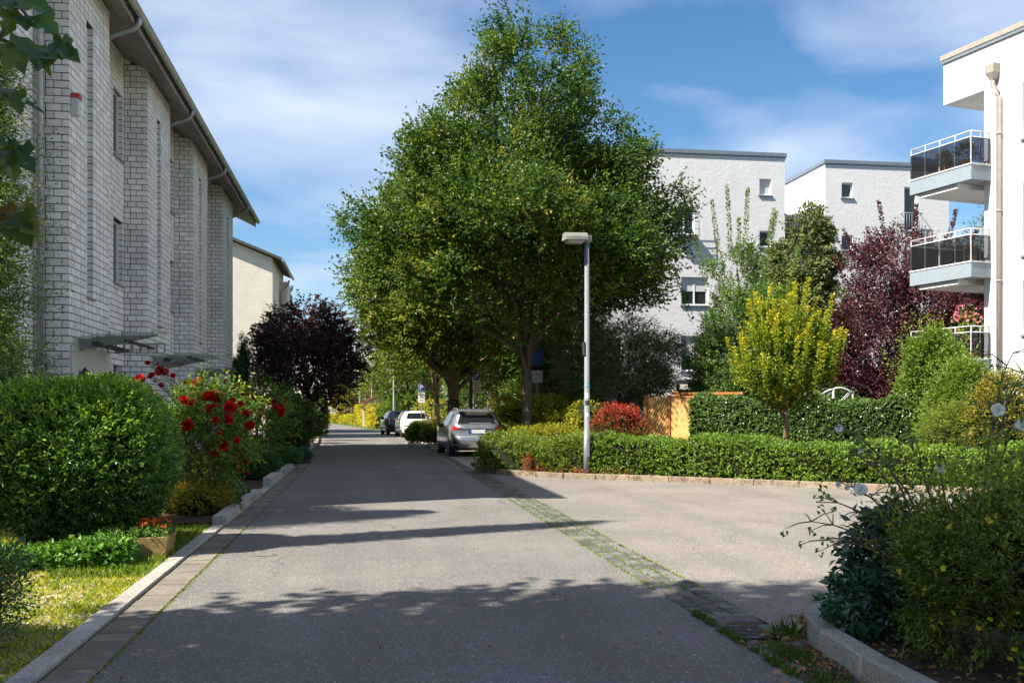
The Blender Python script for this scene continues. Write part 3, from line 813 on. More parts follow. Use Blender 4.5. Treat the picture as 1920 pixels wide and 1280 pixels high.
# turf pavers
tp = struct(MB().poly([(-2.1, -3, -.010), (-2.05, -3, -.010), (-2.05, -2.9, -.010)]).build('turf_paving', M_PAVER))
tpv = MB().box(-.5, .5, -.5, .5, -1, 0); tpm = bpy.data.meshes.new('paver'); tpm.from_pydata(tpv.v, [], tpv.f); tpm.materials.append(M_PAVER)
joints = []; npv = 0
for iy in range(24):
    for ix in range(14):
        x = -2.13-ix*0.215-(iy % 2)*.1; y = 5.3+iy*0.215
        if x < -1.96-0.44*y*0.95 or npv >= 300: continue
        o = bpy.data.objects.new('paver', tpm); o.location = (x, y, random.uniform(-.009, .001)); o.scale = (.185, .18, .04); o.rotation_euler = (random.uniform(-.03, .03), random.uniform(-.03, .03), random.uniform(-.06, .06))
        link(o, tp); npv += 1
def grass(name, label, xy, h, mat, spread=0.5, w=0.008, parent=None, z=0.0, tint=(0, 1)):
    n = len(xy); P = np.zeros((n, 3)); P[:, :2] = xy; P[:, 2] = z
    D = UP*1.0+rnd(n)*spread; D[:, 2] = np.abs(D[:, 2])+.15
    lv = Leaves(); L_ = h*rng.uniform(.4, 1.3, n)
    # tall thin blades
    lv.add(P, D, rnd(n)+.01, L_, np.full(n, w)*rng.uniform(.7, 1.3, n), rng.uniform(tint[0], tint[1], n), 0.1, 0.25)
    o = lv.build(name, mat, parent)
    if parent is None: tag(o, label, 'grass', kind='stuff')
    return o
n = 120000
xy = np.stack([rng.uniform(-6.2, -2.02, n), rng.uniform(4.6, 13.4, n)], 1)
xy = xy[(xy[:, 0] > -2.1-.42*xy[:, 1])]
jx = np.abs(((-2.13-xy[:, 0])/0.215+.5) % 1-.5); jy = np.abs(((xy[:, 1]-5.3)/0.215+.5) % 1-.5)
nz = np.sin(xy[:, 0]*2.1+xy[:, 1]*1.3)+np.sin(xy[:, 0]*4.7-xy[:, 1]*3.1)*.7+np.sin(xy[:, 1]*6+xy[:, 0])*.5
edge = (xy[:, 0] > -2.45+.15*np.sin(xy[:, 1]*3))
keepm = (jx > .30) | (jy > .30) | (nz > 1.1) | (edge & (rng.random(len(xy)) < .5)) | (xy[:, 1] > 10.4)
keepm &= rng.random(len(xy)) < np.where(nz > .1, 1, .6)
grass('turf_grass', 'short yellow-green grass growing between the pavers at left', xy[keepm], 0.045, L_GRASS, 1.0, 0.012, tint=(.25, 1))
n = 9000
xy = np.stack([rng.uniform(-2.9, -2.02, n), rng.uniform(9.6, 13.6, n)], 1)
grass('lawn_strip', 'bright green grass strip by the stone trough', xy, 0.075, L_LIME, 0.7, 0.010)
# weeds in the gutter joints
n = 7000
y_ = rng.uniform(7.4, 24, n); xy = np.stack([2.47+0.142*rng.integers(0, 4, n)+rng.normal(0, .016, n), y_], 1)
k2 = rng.random(n) < (.15+.62*((y_ > 8.3) & (y_ < 17)))
grass('gutter_moss', 'tufts of moss and grass in the gutter joints', xy[k2], 0.026, L_GRASS, 1.0, 0.010, tint=(.0, .5))
n = 2600
y_ = rng.uniform(5.0, 7.4, n); xy = np.stack([2.455+np.abs(rng.normal(0, .026, n)), y_], 1); xy = xy[np.sin(y_*9)+np.sin(y_*23)+rng.normal(0, .6, n) > .1]
q = rng.normal([2.66, 5.95], [.05, .12], (900, 2)); q2 = rng.normal([2.86, 6.45], [.05, .05], (70, 2)); q3 = rng.normal([2.62, 5.3], [.06, .15], (300, 2))
grass('gutter_weeds', 'green grass tufts sprouting beside the drain and corner kerb', np.concatenate([xy, q, q3]), 0.05, L_DGRASS, .8, .007)
grass('gutter_weed_tuft', 'long-bladed grass tuft at the corner kerb', q2, 0.13, L_DGRASS, .7, .006)
n = 700
xy = np.stack([-1.545+rng.normal(0, .008, n), rng.uniform(5, 13.5, n)], 1)
grass('edge_moss', 'thin line of moss along the left slab gutter', xy, .02, L_GRASS, 1.0, .012, tint=(0, .6))
n = 420
xy = np.concatenate([rng.normal([2.75, 5.75], [.13, .35], (240, 2)), rng.normal([2.9, 6.45], [.12, .08], (90, 2)), np.stack([rng.uniform(3.0, 4.2, 260), rng.uniform(4.6, 6.6, 260)], 1)])
lv = Leaves(); P = np.zeros((len(xy), 3)); P[:, :2] = xy; P[:, 2] = np.where(xy[:, 0] > 2.93, .115, .02)
lv.add(P, rnd(len(xy))*np.array([1, 1, .25]), UP+rnd(len(xy))*.4, .05, .03, rng.random(len(xy)), .2, .2)
tag(lv.build('leaf_litter', L_DEAD), 'brown fallen leaves by the corner kerb', 'leaf litter', kind='stuff')

n = 70
P = np.stack([rng.uniform(-1.4, 6.5, n), 5.5+14*rng.random(n)**1.5, np.full(n, .012)], 1)
lv = Leaves(); lv.add(P, rnd(n)*np.array([1, 1, .15]), UP+rnd(n)*.3, .032, .02, rng.random(n), .2, .2)
tag(lv.build('fallen_leaves', L_DEAD), 'few dry leaves scattered on the asphalt', 'leaf litter', kind='stuff')
# ================================================================== LEFT BRICK ROW BUILDING
XP, XRC = -4.73, -5.23           # pier face, recess face
BY0, BY1 = 14.75, 40.2
PIERS = [17.0+5.87*i for i in range(4)]
PLEN = 2.55
hb = thing('row_house_block', 'white brick row house block with projecting piers along the left kerb', 'building', (XP-3, BY0, 0))
HB = hb.location.copy()
def hpart(mb, name, mat, parent=None, bev=0):
    mb.v = [(x-HB.x, y-HB.y, z-HB.z) for x, y, z in mb.v]
    return mb.build(name, mat, parent or hb, bev)
bricks = []       # (centre, half u (x,y), half n (x,y), half z)
CO = 0.125
def soffit_z(x): return 9.02-(x-XP)*0.48
def rowbricks(org, u, nrm, length, rows, opens, start=lambda r: 0.0, depth=0.06, end=0.0):
    for r in range(rows):
        z0 = r*CO; zc_ = z0+CO/2
        s = start(r); x = s
        off_ = 0.125 if r % 2 else 0.0
        first = True
        while x < length-end-0.02:
            e = (math.floor((x-s-off_+1e-6)/0.25)+1)*0.25+off_+s
            e = min(e, length-end)
            a, b = x, e
            x = e
            cuts = [(a, b)]
            for (o0, o1, oz0, oz1) in opens:
                if oz0-0.01 < zc_ < oz1+0.01:
                    nc = []
                    for c0, c1 in cuts:
                        if c1 <= o0 or c0 >= o1: nc.append((c0, c1)); continue
                        if c0 < o0: nc.append((c0, o0+.018))
                        if c1 > o1: nc.append((o1-.018, c1))
                    cuts = nc
            for c0, c1 in cuts:
                if c1-c0 < 0.03: continue
                near = any(oz0 < zc_ < oz1 and (abs(c1-o0) < .05 or abs(c0-o1) < .05) for o0, o1, oz0, oz1 in opens)
                d = 0.15 if near else depth
                uc = (c0+c1)/2; hl = (c1-c0)/2-0.0085
                jz = random.uniform(-.0015, .0015)
                c = (org[0]+u[0]*uc-nrm[0]*(d/2-jz), org[1]+u[1]*uc-nrm[1]*(d/2-jz), zc_)
                bricks.append((c, u, nrm, hl, d/2, 0.0545))
def cells(mb, org, u, nrm, length, z1, opens, t0=0.012, t1=0.15):
    us = sorted({0.0, length}|{o[0] for o in opens}|{o[1] for o in opens}); zs = sorted({0.0, z1}|{o[2] for o in opens}|{o[3] for o in opens})
    for a, b in zip(us[:-1], us[1:]):
        for c, d in zip(zs[:-1], zs[1:]):
            uc, zc_ = (a+b)/2, (c+d)/2
            if any(o[0] < uc < o[1] and o[2] < zc_ < o[3] for o in opens): continue
            tm = (t0+t1)/2
            mb.obox((org[0]+u[0]*uc-nrm[0]*tm, org[1]+u[1]*uc-nrm[1]*tm, zc_), (u[0]*(b-a)/2, u[1]*(b-a)/2, 0), (nrm[0]*(t1-t0)/2, nrm[1]*(t1-t0)/2, 0), (0, 0, (d-c)/2))
walls = MB(); wins = []
PROWS, RROWS = 74, 76
for i, yp in enumerate(PIERS):
    slot = (0.98, 1.42, 3.5, 8.25)
    po = [slot]
    lowr = (0.0, PLEN-0.02, -1, 2.62) if i == 0 else None
    # street face of the pier
    rowbricks((XP, yp), (0, 1), (1, 0), PLEN, PROWS, po+([lowr] if lowr else []), start=lambda r: 0.115 if r % 2 == 0 else 0.24)
    # camera-facing end of the pier
    for r in range(PROWS):
        zc_ = r*CO+CO/2
        wc, dc = (0.245, 0.115) if r % 2 == 0 else (0.12, 0.24)
        bricks.append(((XP-wc/2, yp+dc/2, zc_), (1, 0), (0, -1), wc/2-0.006, dc/2-.003, 0.0545))
        x = wc
        wl = [0.18, 0.075] if r % 4 in (0,) else ([0.25, 0.13] if r % 2 else [0.125, 0.13])
        for w_ in wl:
            w_ = min(w_, 0.5-x)
            if w_ < .03: break
            bricks.append(((XP-x-w_/2, yp+.03+random.uniform(-.0015, .0015), zc_), (1, 0), (0, -1), w_/2-.0085, .03, .0545)); x += w_
    # far end of the pier
    rowbricks((XRC+.02, yp+PLEN), (1, 0), (0, 1), 0.48, PROWS, [])
    cells(walls, (XP, yp+.012), (0, 1), (1, 0), PLEN-.024, 9.0, [(slot[0]-.012, slot[1]-.012, slot[2], slot[3])])
    walls.box(XRC-.3, XP-.15, yp+.012, yp+PLEN-.012, 0, 9.14)
    wins.append(('slot', XP, yp+slot[0], yp+slot[1], slot[2], slot[3]))
rec = [(BY0, PIERS[0])]+[(PIERS[i]+PLEN, PIERS[i+1] if i < 3 else BY1) for i in range(4)]
for i, (a, b) in enumerate(rec):
    ln = b-a
    if i == 0: op = [(1.0, 1.6, 0.6, 2.65)]
    elif i == 4: op = [(1.35, 1.75, 5.2, 6.2), (1.35, 1.75, 2.9, 4.2)]
    else: op = [(ln-.95, ln-.12, 6.95, 8.4), (ln-.95, ln-.12, 4.25, 5.6), (ln-.95, ln-.12, 0.2, 2.55)]
    rowbricks((XRC, a), (0, 1), (1, 0), ln, RROWS, op)
    cells(walls, (XRC, a), (0, 1), (1, 0), ln, 9.25, op)
    for o in op: wins.append(('win', XRC, a+o[0], a+o[1], o[2], o[3]))
# solid body, gable ends
walls.box(-15.2, XRC-.15, BY0, BY1, 0, 9.2)
wo = hpart(walls, 'wall', M_MORTAR)
def brick_px(c):
    d = c[0]*math.sin(TH)+c[1]*math.cos(TH); r = c[0]*math.cos(TH)-c[1]*math.sin(TH)
    return 960+1867*r/d, 768-1867*(c[2]-1.55)/d, d
sco = []
for i, bq in enumerate(bricks):
    c, u, nrm, hl, hd, hz = bq
    px, py, d = brick_px(c)
    vis = 0 < px < 1920 and 0 < py < 730
    face = (-c[0]*nrm[0]-c[1]*nrm[1])/d
    sco.append((hl*max(face, 0)/(d*d) if vis else 0, i))
sco.sort(reverse=True)
single = {i for _, i in sco[:300]}
bme = bpy.data.meshes.new('brick'); bb = MB().box(-1, 1, -1, 1, -1, 1); bme.from_pydata(bb.v, [], bb.f); bme.materials.append(M_BRICK)
restv = []; restf = []
for i, (c, u, nrm, hl, hd, hz) in enumerate(bricks):
    if c[2]+hz > soffit_z(c[0])+.05: continue
    if i in single:
        o = bpy.data.objects.new('brick', bme); o.location = (c[0]-HB.x, c[1]-HB.y, c[2])
        o.rotation_euler = (0, 0, math.atan2(u[1], u[0])); o.scale = (hl, hd, hz); link(o, wo)
    else:
        k = len(restv)
        for sz in (-1, 1):
            for sx, sy in ((-1, -1), (1, -1), (1, 1), (-1, 1)):
                restv.append((c[0]+u[0]*hl*sx+nrm[0]*hd*sy-HB.x, c[1]+u[1]*hl*sx+nrm[1]*hd*sy-HB.y, c[2]+hz*sz))
        restf += [(k+3, k+2, k+1, k), (k+4, k+5, k+6, k+7), (k, k+1, k+5, k+4), (k+1, k+2, k+6, k+5), (k+2, k+3, k+7, k+6), (k+3, k, k+4, k+7)]
me = np_mesh('bricks_rest', restv, restf); me.materials.append(M_BRICK)
tag(link(bpy.data.objects.new('bricks_rest', me), wo), kind='stuff')
# windows
for kind_, fx, y0, y1, z0, z1 in wins:
    m = MB(); m.box(fx-.148, fx-.142, y0, y1, z0, z1); w = hpart(m, 'window', M_GLASS)
    m = MB()
    for q in ((y0, y0+.05, z0, z1), (y1-.05, y1, z0, z1), (y0+.05, y1-.05, z0, z0+.05), (y0+.05, y1-.05, z1-.05, z1)):
        m.box(fx-.141, fx-.10, *q)
    o = hpart(m, 'frame', M_FRAME, w)
    m = MB(); m.box(fx-.10, fx+.045, y0-.02, y1+.02, z0-.045, z0-.004); hpart(m, 'sill', M_SILL, w)
# rendered lower panel of the first pier with window and lanterns
m = MB(); m.box(XP-.011, XP+.035, PIERS[0]+.02, PIERS[0]+PLEN-.03, 0.0, 2.62)
pn = hpart(m, 'render_panel', M_RENDER)
m = MB(); m.box(XP+.036, XP+.05, 17.75, 18.75, 1.0, 2.15); w = hpart(m, 'window', M_GLASS)
m = MB()
for q in ((17.72, 17.80, .98, 2.18), (18.70, 18.78, .98, 2.18), (18.22, 18.28, 1.0, 2.1), (17.8, 18.7, 2.1, 2.18), (17.8, 18.7, .98, 1.05)):
    m.box(XP+.051, XP+.09, *q)
hpart(m, 'frame', M_FRAME, w)
for yy in (17.45, 19.1):
    m = MB(); m.box(XP+.036, XP+.10, yy-.03, yy+.03, 1.95, 2.0); m.box(XP+.06, XP+.18, yy-.06, yy+.06, 1.90, 2.15)
    k = len(m.v); m.v += [(XP+.05, yy-.08, 2.15), (XP+.19, yy-.08, 2.15), (XP+.19, yy+.08, 2.15), (XP+.05, yy+.08, 2.15), (XP+.12, yy, 2.27)]
    for q in ((0, 1, 4), (1, 2, 4), (2, 3, 4), (3, 0, 4)): m.f.append(tuple(k+z for z in q)); m.sm.append(False)
    hpart(m, 'lantern', M_DARKMET)
# eaves: sloping boarded soffit, fascia, gutter, roof
for k in range(7):
    xa = XRC-.1+k*0.145; xb = xa+.139
    m = MB(); za, zb = soffit_z(xa), soffit_z(xb)
    m.v = [(xa, BY0-.35, za), (xb, BY0-.35, zb), (xb, BY1+.45, zb), (xa, BY1+.45, za), (xa, BY0-.35, za+.02), (xb, BY0-.35, zb+.02), (xb, BY1+.45, zb+.02), (xa, BY1+.45, za+.02)]
    m.f = [(3, 2, 1, 0), (4, 5, 6, 7), (0, 1, 5, 4), (1, 2, 6, 5), (2, 3, 7, 6), (3, 0, 4, 7)]; m.f = [tuple(q) for q in m.f]; m.sm = [False]*6
    hpart(m, 'soffit_board', M_WOODSOFF)
xe = XRC-.1+7*.145; ze = soffit_z(xe)
m = MB(); m.box(xe, xe+.03, BY0-.35, BY1+.45, ze-.02, ze+.24); hpart(m, 'fascia', M_WOODSOFF)
m = MB()
for k in range(120):
    yy = BY0-.2+k*0.213
    m.box(xe+.031, xe+.055, yy, yy+.12, ze+.05, ze+.2)
tag(hpart(m, 'rafter_ends', M_DARKMET), kind='stuff')
gx, gz = xe+.11, ze+.20
m = MB(); N_ = 9; prof = [(gx-.075*math.cos(math.pi*i/8), gz-.075*math.sin(math.pi*i/8)*1.15) for i in range(9)]
y0, y1 = BY0-.4, BY1+.5
for (a, b) in zip(prof[:-1], prof[1:]):
    m.poly([(a[0], y0, a[1]), (b[0], y0, b[1]), (b[0], y1, b[1]), (a[0], y1, a[1])], True)
    m.poly([(a[0]*1.0+.004*(a[0] < gx)-.004*(a[0] > gx), y1, a[1]+.006), (b[0]+.004*(b[0] < gx)-.004*(b[0] > gx), y1, b[1]+.006), (b[0]+.004*(b[0] < gx)-.004*(b[0] > gx), y0, b[1]+.006), (a[0]+.004*(a[0] < gx)-.004*(a[0] > gx), y0, a[1]+.006)], True)
m.tube([(gx+.078, y0, gz), (gx+.078, y1, gz)], .012, 6)
for yy in (y0, y1):
    m.poly([(p[0], yy, p[1]) for p in prof])
gu = hpart(m, 'gutter', M_ZINCPALE)
m = MB()
yy = y0+.3
while yy < y1:
    for (a, b) in zip(prof[:-1], prof[1:]):
        q = lambda p: (gx+(p[0]-gx)*1.06, gz+(p[1]-gz)*1.06)
        a2, b2 = q(a), q(b); m.poly([(a2[0], yy, a2[1]), (b2[0], yy, b2[1]), (b2[0], yy+.03, b2[1]), (a2[0], yy+.03, a2[1])])
    yy += .78
tag(hpart(m, 'gutter_brackets', M_ZINC, gu), kind='stuff')
# roof
m = MB(); rx0, rz0 = gx+.0, gz+.05; rx1 = -9.9; rz1 = rz0+(rx0-rx1)*.46
for s in (0, 1):
    pass
v = [(rx0, BY0-.38, rz0), (rx1, BY0-.38, rz1), (rx1, BY1+.48, rz1), (rx0, BY1+.48, rz0)]
t_ = .12
m.v = v+[(x, y, z-t_) for x, y, z in v]; m.f = [(0, 3, 2, 1), (4, 5, 6, 7), (0, 1, 5, 4), (1, 2, 6, 5), (2, 3, 7, 6), (3, 0, 4, 7)]; m.sm = [False]*6
rf = hpart(m, 'roof', M_ROOF)
m = MB(); v = [(2*rx1-rx0, BY0-.38, rz0), (rx1, BY0-.38, rz1-.001), (rx1, BY1+.48, rz1-.001), (2*rx1-rx0, BY1+.48, rz0)]
m.v = v+[(x, y, z-t_) for x, y, z in v]; m.f = [(1, 2, 3, 0), (7, 6, 5, 4), (4, 5, 1, 0), (5, 6, 2, 1), (6, 7, 3, 2), (7, 4, 0, 3)]; m.sm = [False]*6
hpart(m, 'roof', M_ROOF)
for yy in (BY0+.01, BY1-.26):
    m = MB(); k = 0
    m.v = [(XRC-.2, yy, 9.19), (-14.5, yy, 9.19), (rx1, yy, rz1-.2), (XRC-.2, yy+.25, 9.19), (-14.5, yy+.25, 9.19), (rx1, yy+.25, rz1-.2)]
    m.f = [(0, 2, 1), (3, 4, 5), (0, 1, 4, 3), (1, 2, 5, 4), (2, 0, 3, 5)]; m.sm = [False]*5; hpart(m, 'gable', M_BRICK)
# snow guard rail along the far roof edge
m = MB(); xs_, zs_ = rx0-.45, rz0+.20
m.tube([(xs_, 30, zs_+.14), (xs_, BY1+.4, zs_+.14)], .012, 5); m.tube([(xs_, 30, zs_+.05), (xs_, BY1+.4, zs_+.05)], .012, 5)
for k in range(22):
    m.tube([(xs_, 30+k*.5, zs_), (xs_, 30+k*.5, zs_+.16)], .01, 5)
hpart(m, 'snow_guard', M_WHITEMET)
# downpipe elbows from the gutter to the recess corners, and the pipes
for i, yy in enumerate([PIERS[0]-.16]+[p+PLEN+.16 for p in PIERS]):
    far = i > 0
    m = MB(); s = (gx, yy-.1, gz-.07)
    cx_ = XRC+.10
    if far:
        pts = [s, (gx-.02, yy-.1, gz-.20), (gx-.12, yy-.08, gz-.30), (XP+.05, yy-.04, gz-.42), (cx_+.12, yy, gz-.58), (cx_+.02, yy, gz-.70), (cx_, yy, gz-.9), (cx_, yy, 0.1)]
    else:
        pts = [s, (gx-.02, yy, gz-.20), (gx-.12, yy, gz-.30), (cx_+.12, yy, gz-.58), (cx_+.02, yy, gz-.70), (cx_, yy, gz-.9), (cx_, yy, 0.1)]
    m.tube(pts, .058, 10); dp = hpart(m, 'downpipe', M_ZINC)
    for zz in (2.2, 4.6, 7.0):
        m = MB(); m.tube([(cx_, yy, zz), (cx_, yy, zz+.06)], .066, 10); hpart(m, 'pipe_sleeve', M_ZINC, dp)
# alarm box and meter box on the first pier
m = MB(); m.box(XP+.003, XP+.11, 17.06, 17.22, 6.35, 6.62); a_ = hpart(m, 'alarm_box', M_WHITEMET)
m = MB(); m.box(XP+.003, XP+.13, 17.05, 17.23, 6.622, 6.70); hpart(m, 'beacon', M_REDPL, a_)
m = MB(); m.box(XP-.36, XP-.27, 16.93, 16.999, 2.30, 2.42); m.tube([(XP-.315, 16.95, 2.30), (XP-.315, 16.95, 2.24)], .015, 6); hpart(m, 'outdoor_socket', M_WHITEMET)
# glass entrance canopies
def canopy(y0, y1, za, zb, first):
    """glass sheet on steel brackets; za, zb = height at the near and far end"""
    xw, xf = XP+.02, XP+1.2
    def z_(y): return za+(zb-za)*(y-y0)/(y1-y0)
    m = MB(); m.obox(((xw+xf)/2, (y0+y1)/2, (za+zb)/2), ((xf-xw)/2, 0, .02), (0, (y1-y0)/2, (zb-za)/2), (0, 0, .005)); hpart(m, 'canopy_glass', M_CANOPY)
    for yy in (y0+.45, (y0+y1)/2, y1-.35):
        z = z_(yy); m = MB()
        m.v = [(xw, yy-.012, z-.26), (xf-.25, yy-.012, z-.05), (xf-.25, yy-.012, z-.025), (xw, yy-.012, z-.05), (xw, yy+.012, z-.26), (xf-.25, yy+.012, z-.05), (xf-.25, yy+.012, z-.025), (xw, yy+.012, z-.05)]
        m.f = [(0, 1, 2, 3), (7, 6, 5, 4), (0, 4, 5, 1), (1, 5, 6, 2), (2, 6, 7, 3), (3, 7, 4, 0)]; m.sm = [False]*6
        hpart(m, 'bracket', M_ZINC)
        for xx in (xw+.3, xf-.35):
            m = MB(); m.tube([(xx, yy, z-.05), (xx, yy, z+.05)], .018, 8); hpart(m, 'glass_clamp', M_ZINC)
    zm = min(za, zb)
    m = MB(); m.box(XP+.30, XP+.40, y0+.15, y1-.15, zm-.14, zm-.07); hpart(m, 'beam', M_DARKMET)
    m = MB(); m.box(XP+.80, XP+.86, y0+.15, y1-.15, zm-.07, zm-.03); hpart(m, 'beam', M_DARKMET)
    if first:
        m = MB(); n_ = 7; yy = y1-.5; z = zm
        m.box(XP+.1, xf-.1, yy-.01, yy+.01, z-.16, z-.135); m.box(XP+.1, xf-.1, yy-.01, yy+.01, z+.0, z+.03)
        for j in range(n_+1):
            xx = XP+.1+j*(xf-XP-.2)/n_; m.box(xx-.02, xx+.02, yy-.009, yy+.009, z-.136, z+.001)
        hpart(m, 'perforated_bracket', M_ZINCPALE)
canopy(17.0, 19.5, 2.74, 3.0, True)
canopy(PIERS[1]+.05, PIERS[1]+2.45, 2.78, 2.80, False)
canopy(PIERS[2]+.05, PIERS[2]+2.45, 2.72, 2.74, False)
# ================================================================== OTHER BUILDINGS
def window(par, name, ax, o, w, h, depth=.12, mat=None, shutter=0.0, sill=True, mull=0):
    """window in the plane spanned by ax (unit vector, horizontal) at lower-left corner o; n = outward normal"""
    ax = Vector(ax); n = Vector((ax.y, -ax.x, 0)); up_ = Vector((0, 0, 1)); o = Vector(o)
    def bx(mb, u0, u1, z0, z1, d0, d1):
        mb.obox(o+ax*((u0+u1)/2)+up_*((z0+z1)/2)+n*((d0+d1)/2), ax*((u1-u0)/2), n*((d1-d0)/2), up_*((z1-z0)/2)); return mb
    wv = bx(MB(), 0, w, 0, h, -depth-.02, -depth).build(name, mat or M_GLASS, par)
    f = MB()
    for q in ((0, .06, 0, h), (w-.06, w, 0, h), (.06, w-.06, 0, .06), (.06, w-.06, h-.06, h)): bx(f, *q, -depth, -depth+.05)
    for i in range(mull): bx(f, w*(i+1)/(mull+1)-.03, w*(i+1)/(mull+1)+.03, .06, h-.06, -depth, -depth+.048)
    f.build('frame', M_FRAME, wv)
    if sill: bx(MB(), -.05, w+.05, -.06, -.005, -depth+.0, .06).build('sill', M_SLATE, wv)
    if shutter: bx(MB(), .06, w-.06, h*(1-shutter), h-.06, -depth+.001, -depth+.03).build('shutter', M_SHUT, wv)
    return wv
def wall_open(mb, ax, o, L_, H_, opens, t=.3):
    """wall slab with openings (u0,u1,z0,z1); outer face on the plane through o"""
    ax = Vector(ax); n = Vector((ax.y, -ax.x, 0)); o = Vector(o)
    us = sorted({0.0, L_}|{q[0] for q in opens}|{q[1] for q in opens}); zs = sorted({0.0, H_}|{q[2] for q in opens}|{q[3] for q in opens})
    for a, b in zip(us[:-1], us[1:]):
        for c, d in zip(zs[:-1], zs[1:]):
            if any(q[0] < (a+b)/2 < q[1] and q[2] < (c+d)/2 < q[3] for q in opens): continue
            mb.obox(o+ax*((a+b)/2)+Vector((0, 0, (c+d)/2))-n*(t/2), ax*((b-a)/2), n*(t/2), Vector((0, 0, (d-c)/2)))

# white building A (behind the trees) and B (right of it)
def block(name, label, x0, x1, y0, y1, H_, opens, sideopens=()):
    t = thing(name, label, 'building', (x0, y0, 0))
    m = MB(); wall_open(m, (1, 0, 0), (0, 0, 0), x1-x0, H_, opens)
    m.box(0.0, x1-x0, .30, y1-y0, 0, H_)
    m.build('wall', M_WHITE, t)
    m = MB(); m.box(-.06, x1-x0+.06, -.06, y1-y0+.06, H_+.003, H_+.16); m.build('roof_coping', M_SLATE, t)
    m = MB(); m.box(-.03, x1-x0+.03, -.03, -.005, H_-.12, H_+.0); m.build('roof_trim', M_BLUEGREY, t)
    return t
ax0 = 6.6
oa = [(16.79-ax0, 17.32-ax0, 10.78, 11.48), (16.79-ax0, 17.32-ax0, 8.55, 9.25), (13.0-ax0, 13.9-ax0, 9.0, 10.2), (13.3-ax0, 14.5-ax0, 6.0, 7.2), (13.3-ax0, 14.5-ax0, 3.2, 4.7), (9.5-ax0, 10.7-ax0, 3.2, 4.6), (9.5-ax0, 10.7-ax0, 6.1, 7.4), (15.4-ax0, 16.4-ax0, .4, 2.4), (7.2-ax0, 8.3-ax0, 3.2, 4.6)]
A = block('apartment_building', 'tall white rendered apartment block behind the big street tree', ax0, 17.95, 40.81, 54, 12.45, oa)
for i, q in enumerate(oa):
    window(A, 'window', (1, 0, 0), (q[0], 0, q[2]), q[1]-q[0], q[3]-q[2], .14, shutter=(.95, 0, 0, .5, .7, 0, .3, 0, 0)[i], mull=1 if q[1]-q[0] > .9 else 0)
# small balcony rail on A
m = MB(); m.box(13.0-ax0-.1, 13.9-ax0+.1, -.35, -.001, 8.85, 8.95)
bal = m.build('balcony', M_BLUEGREY, A)
m = MB()
for zz in (9.2, 9.5, 9.8): m.tube([(13.0-ax0-.1, -.33, zz), (13.9-ax0+.1, -.33, zz)], .015, 5)
m.tube([(13.0-ax0-.08, -.33, 8.95), (13.0-ax0-.08, -.33, 9.85)], .015, 5); m.tube([(13.9-ax0+.08, -.33, 8.95), (13.9-ax0+.08, -.33, 9.85)], .015, 5)
m.build('railing', M_SLATE, bal)
bx0 = 20.1
ob = [(20.87-bx0, 21.40-bx0, 10.93, 11.6), (20.87-bx0, 21.40-bx0, 8.6, 9.28), (23.85-bx0, 24.5-bx0, 9.55, 11.5), (20.87-bx0, 21.40-bx0, 5.8, 6.5), (23.85-bx0, 24.5-bx0, 6.7, 8.6), (23.85-bx0, 24.5-bx0, 3.8, 5.7)]
B = block('apartment_building', 'white rendered apartment block with small square windows behind the plum tree', bx0, 26.0, 41.45, 56, 12.42, ob)
for i, q in enumerate(ob):
    window(B, 'window', (1, 0, 0), (q[0], 0, q[2]), q[1]-q[0], q[3]-q[2], .16)
m = MB()
for k in range(8):
    m.tube([(24.15-bx0-.42+.12*k, -.22, 9.5), (24.15-bx0-.42+.12*k, -.22, 10.3)], .012, 5)
m.tube([(24.15-bx0-.45, -.22, 10.3), (24.15-bx0+.45, -.22, 10.3)], .02, 6); m.tube([(24.15-bx0-.45, -.22, 9.5), (24.15-bx0+.45, -.22, 9.5)], .02, 6)
m.tube([(24.15-bx0-.45, -.22, 10.3), (24.15-bx0-.45, -.001, 10.3)], .02, 6); m.tube([(24.15-bx0+.45, -.22, 10.3), (24.15-bx0+.45, -.001, 10.3)], .02, 6)
m.build('french_balcony', M_SLATE, B)
# glazed stair link between them
t = thing('stair_link', 'lower glazed stair link with blue-grey rails between the two white blocks', 'building', (17.97, 43.2, 0))
MB().box(0, 2.1, .2, 6, 0, 10.25).build('wall', M_WHITE, t)
MB().box(-.001, 2.11, .0, .19, 9.1, 10.2).build('pane', M_GLASS, t)
m = MB(); m.box(-.0, 2.11, -.1, .18, 10.22, 10.45); m.build('parapet', M_BLUEGREY, t)
for i in range(4):
    MB().box(.0+i*.68, .06+i*.68, -.05, -.001, 9.1, 10.2).build('mullion', M_BLUEGREY, t)
MB().box(0, 2.11, -.12, -.002, 8.95, 9.09).build('rail', M_BLUEGREY, t)
MB().box(0, 2.11, -.06, -.002, 6.2, 6.3).build('rail', M_BLUEGREY, t)
window(t, 'window', (1, 0, 0), (.3, .1, 6.6), 1.4, 1.4, -.08)
# garden pergola roof in front of A
t = thing('pergola', 'brown timber garden shelter with a flat roof behind the board fence', 'pergola', (12.9, 38.1, 0))
MB().box(-.3, 3.2, -.3, 2.2, 2.62, 2.75).build('roof', M_SLATE, t)
for px_, py_ in ((0, 0), (2.8, 0), (0, 1.9), (2.8, 1.9)):
    MB().box(px_-.06, px_+.06, py_-.06, py_+.06, 0, 2.61).build('post', M_WOODOR, t)
m = MB(); m.box(-.2, 3.1, -.05, .05, 2.42, 2.60); m.build('beam', M_WOODOR, t)
for s in (-1, 1):
    MB().obox((.35 if s < 0 else 2.45, -.07, 2.15), (.3, 0, -.3*s*-1), (0, .03, 0), (.05, 0, .05*s)).build('brace', M_WOODOR, t)
MB().box(-.1, 3.0, 1.97, 2.1, 0.0, 2.4).build('back_wall', M_WOODRED, t)

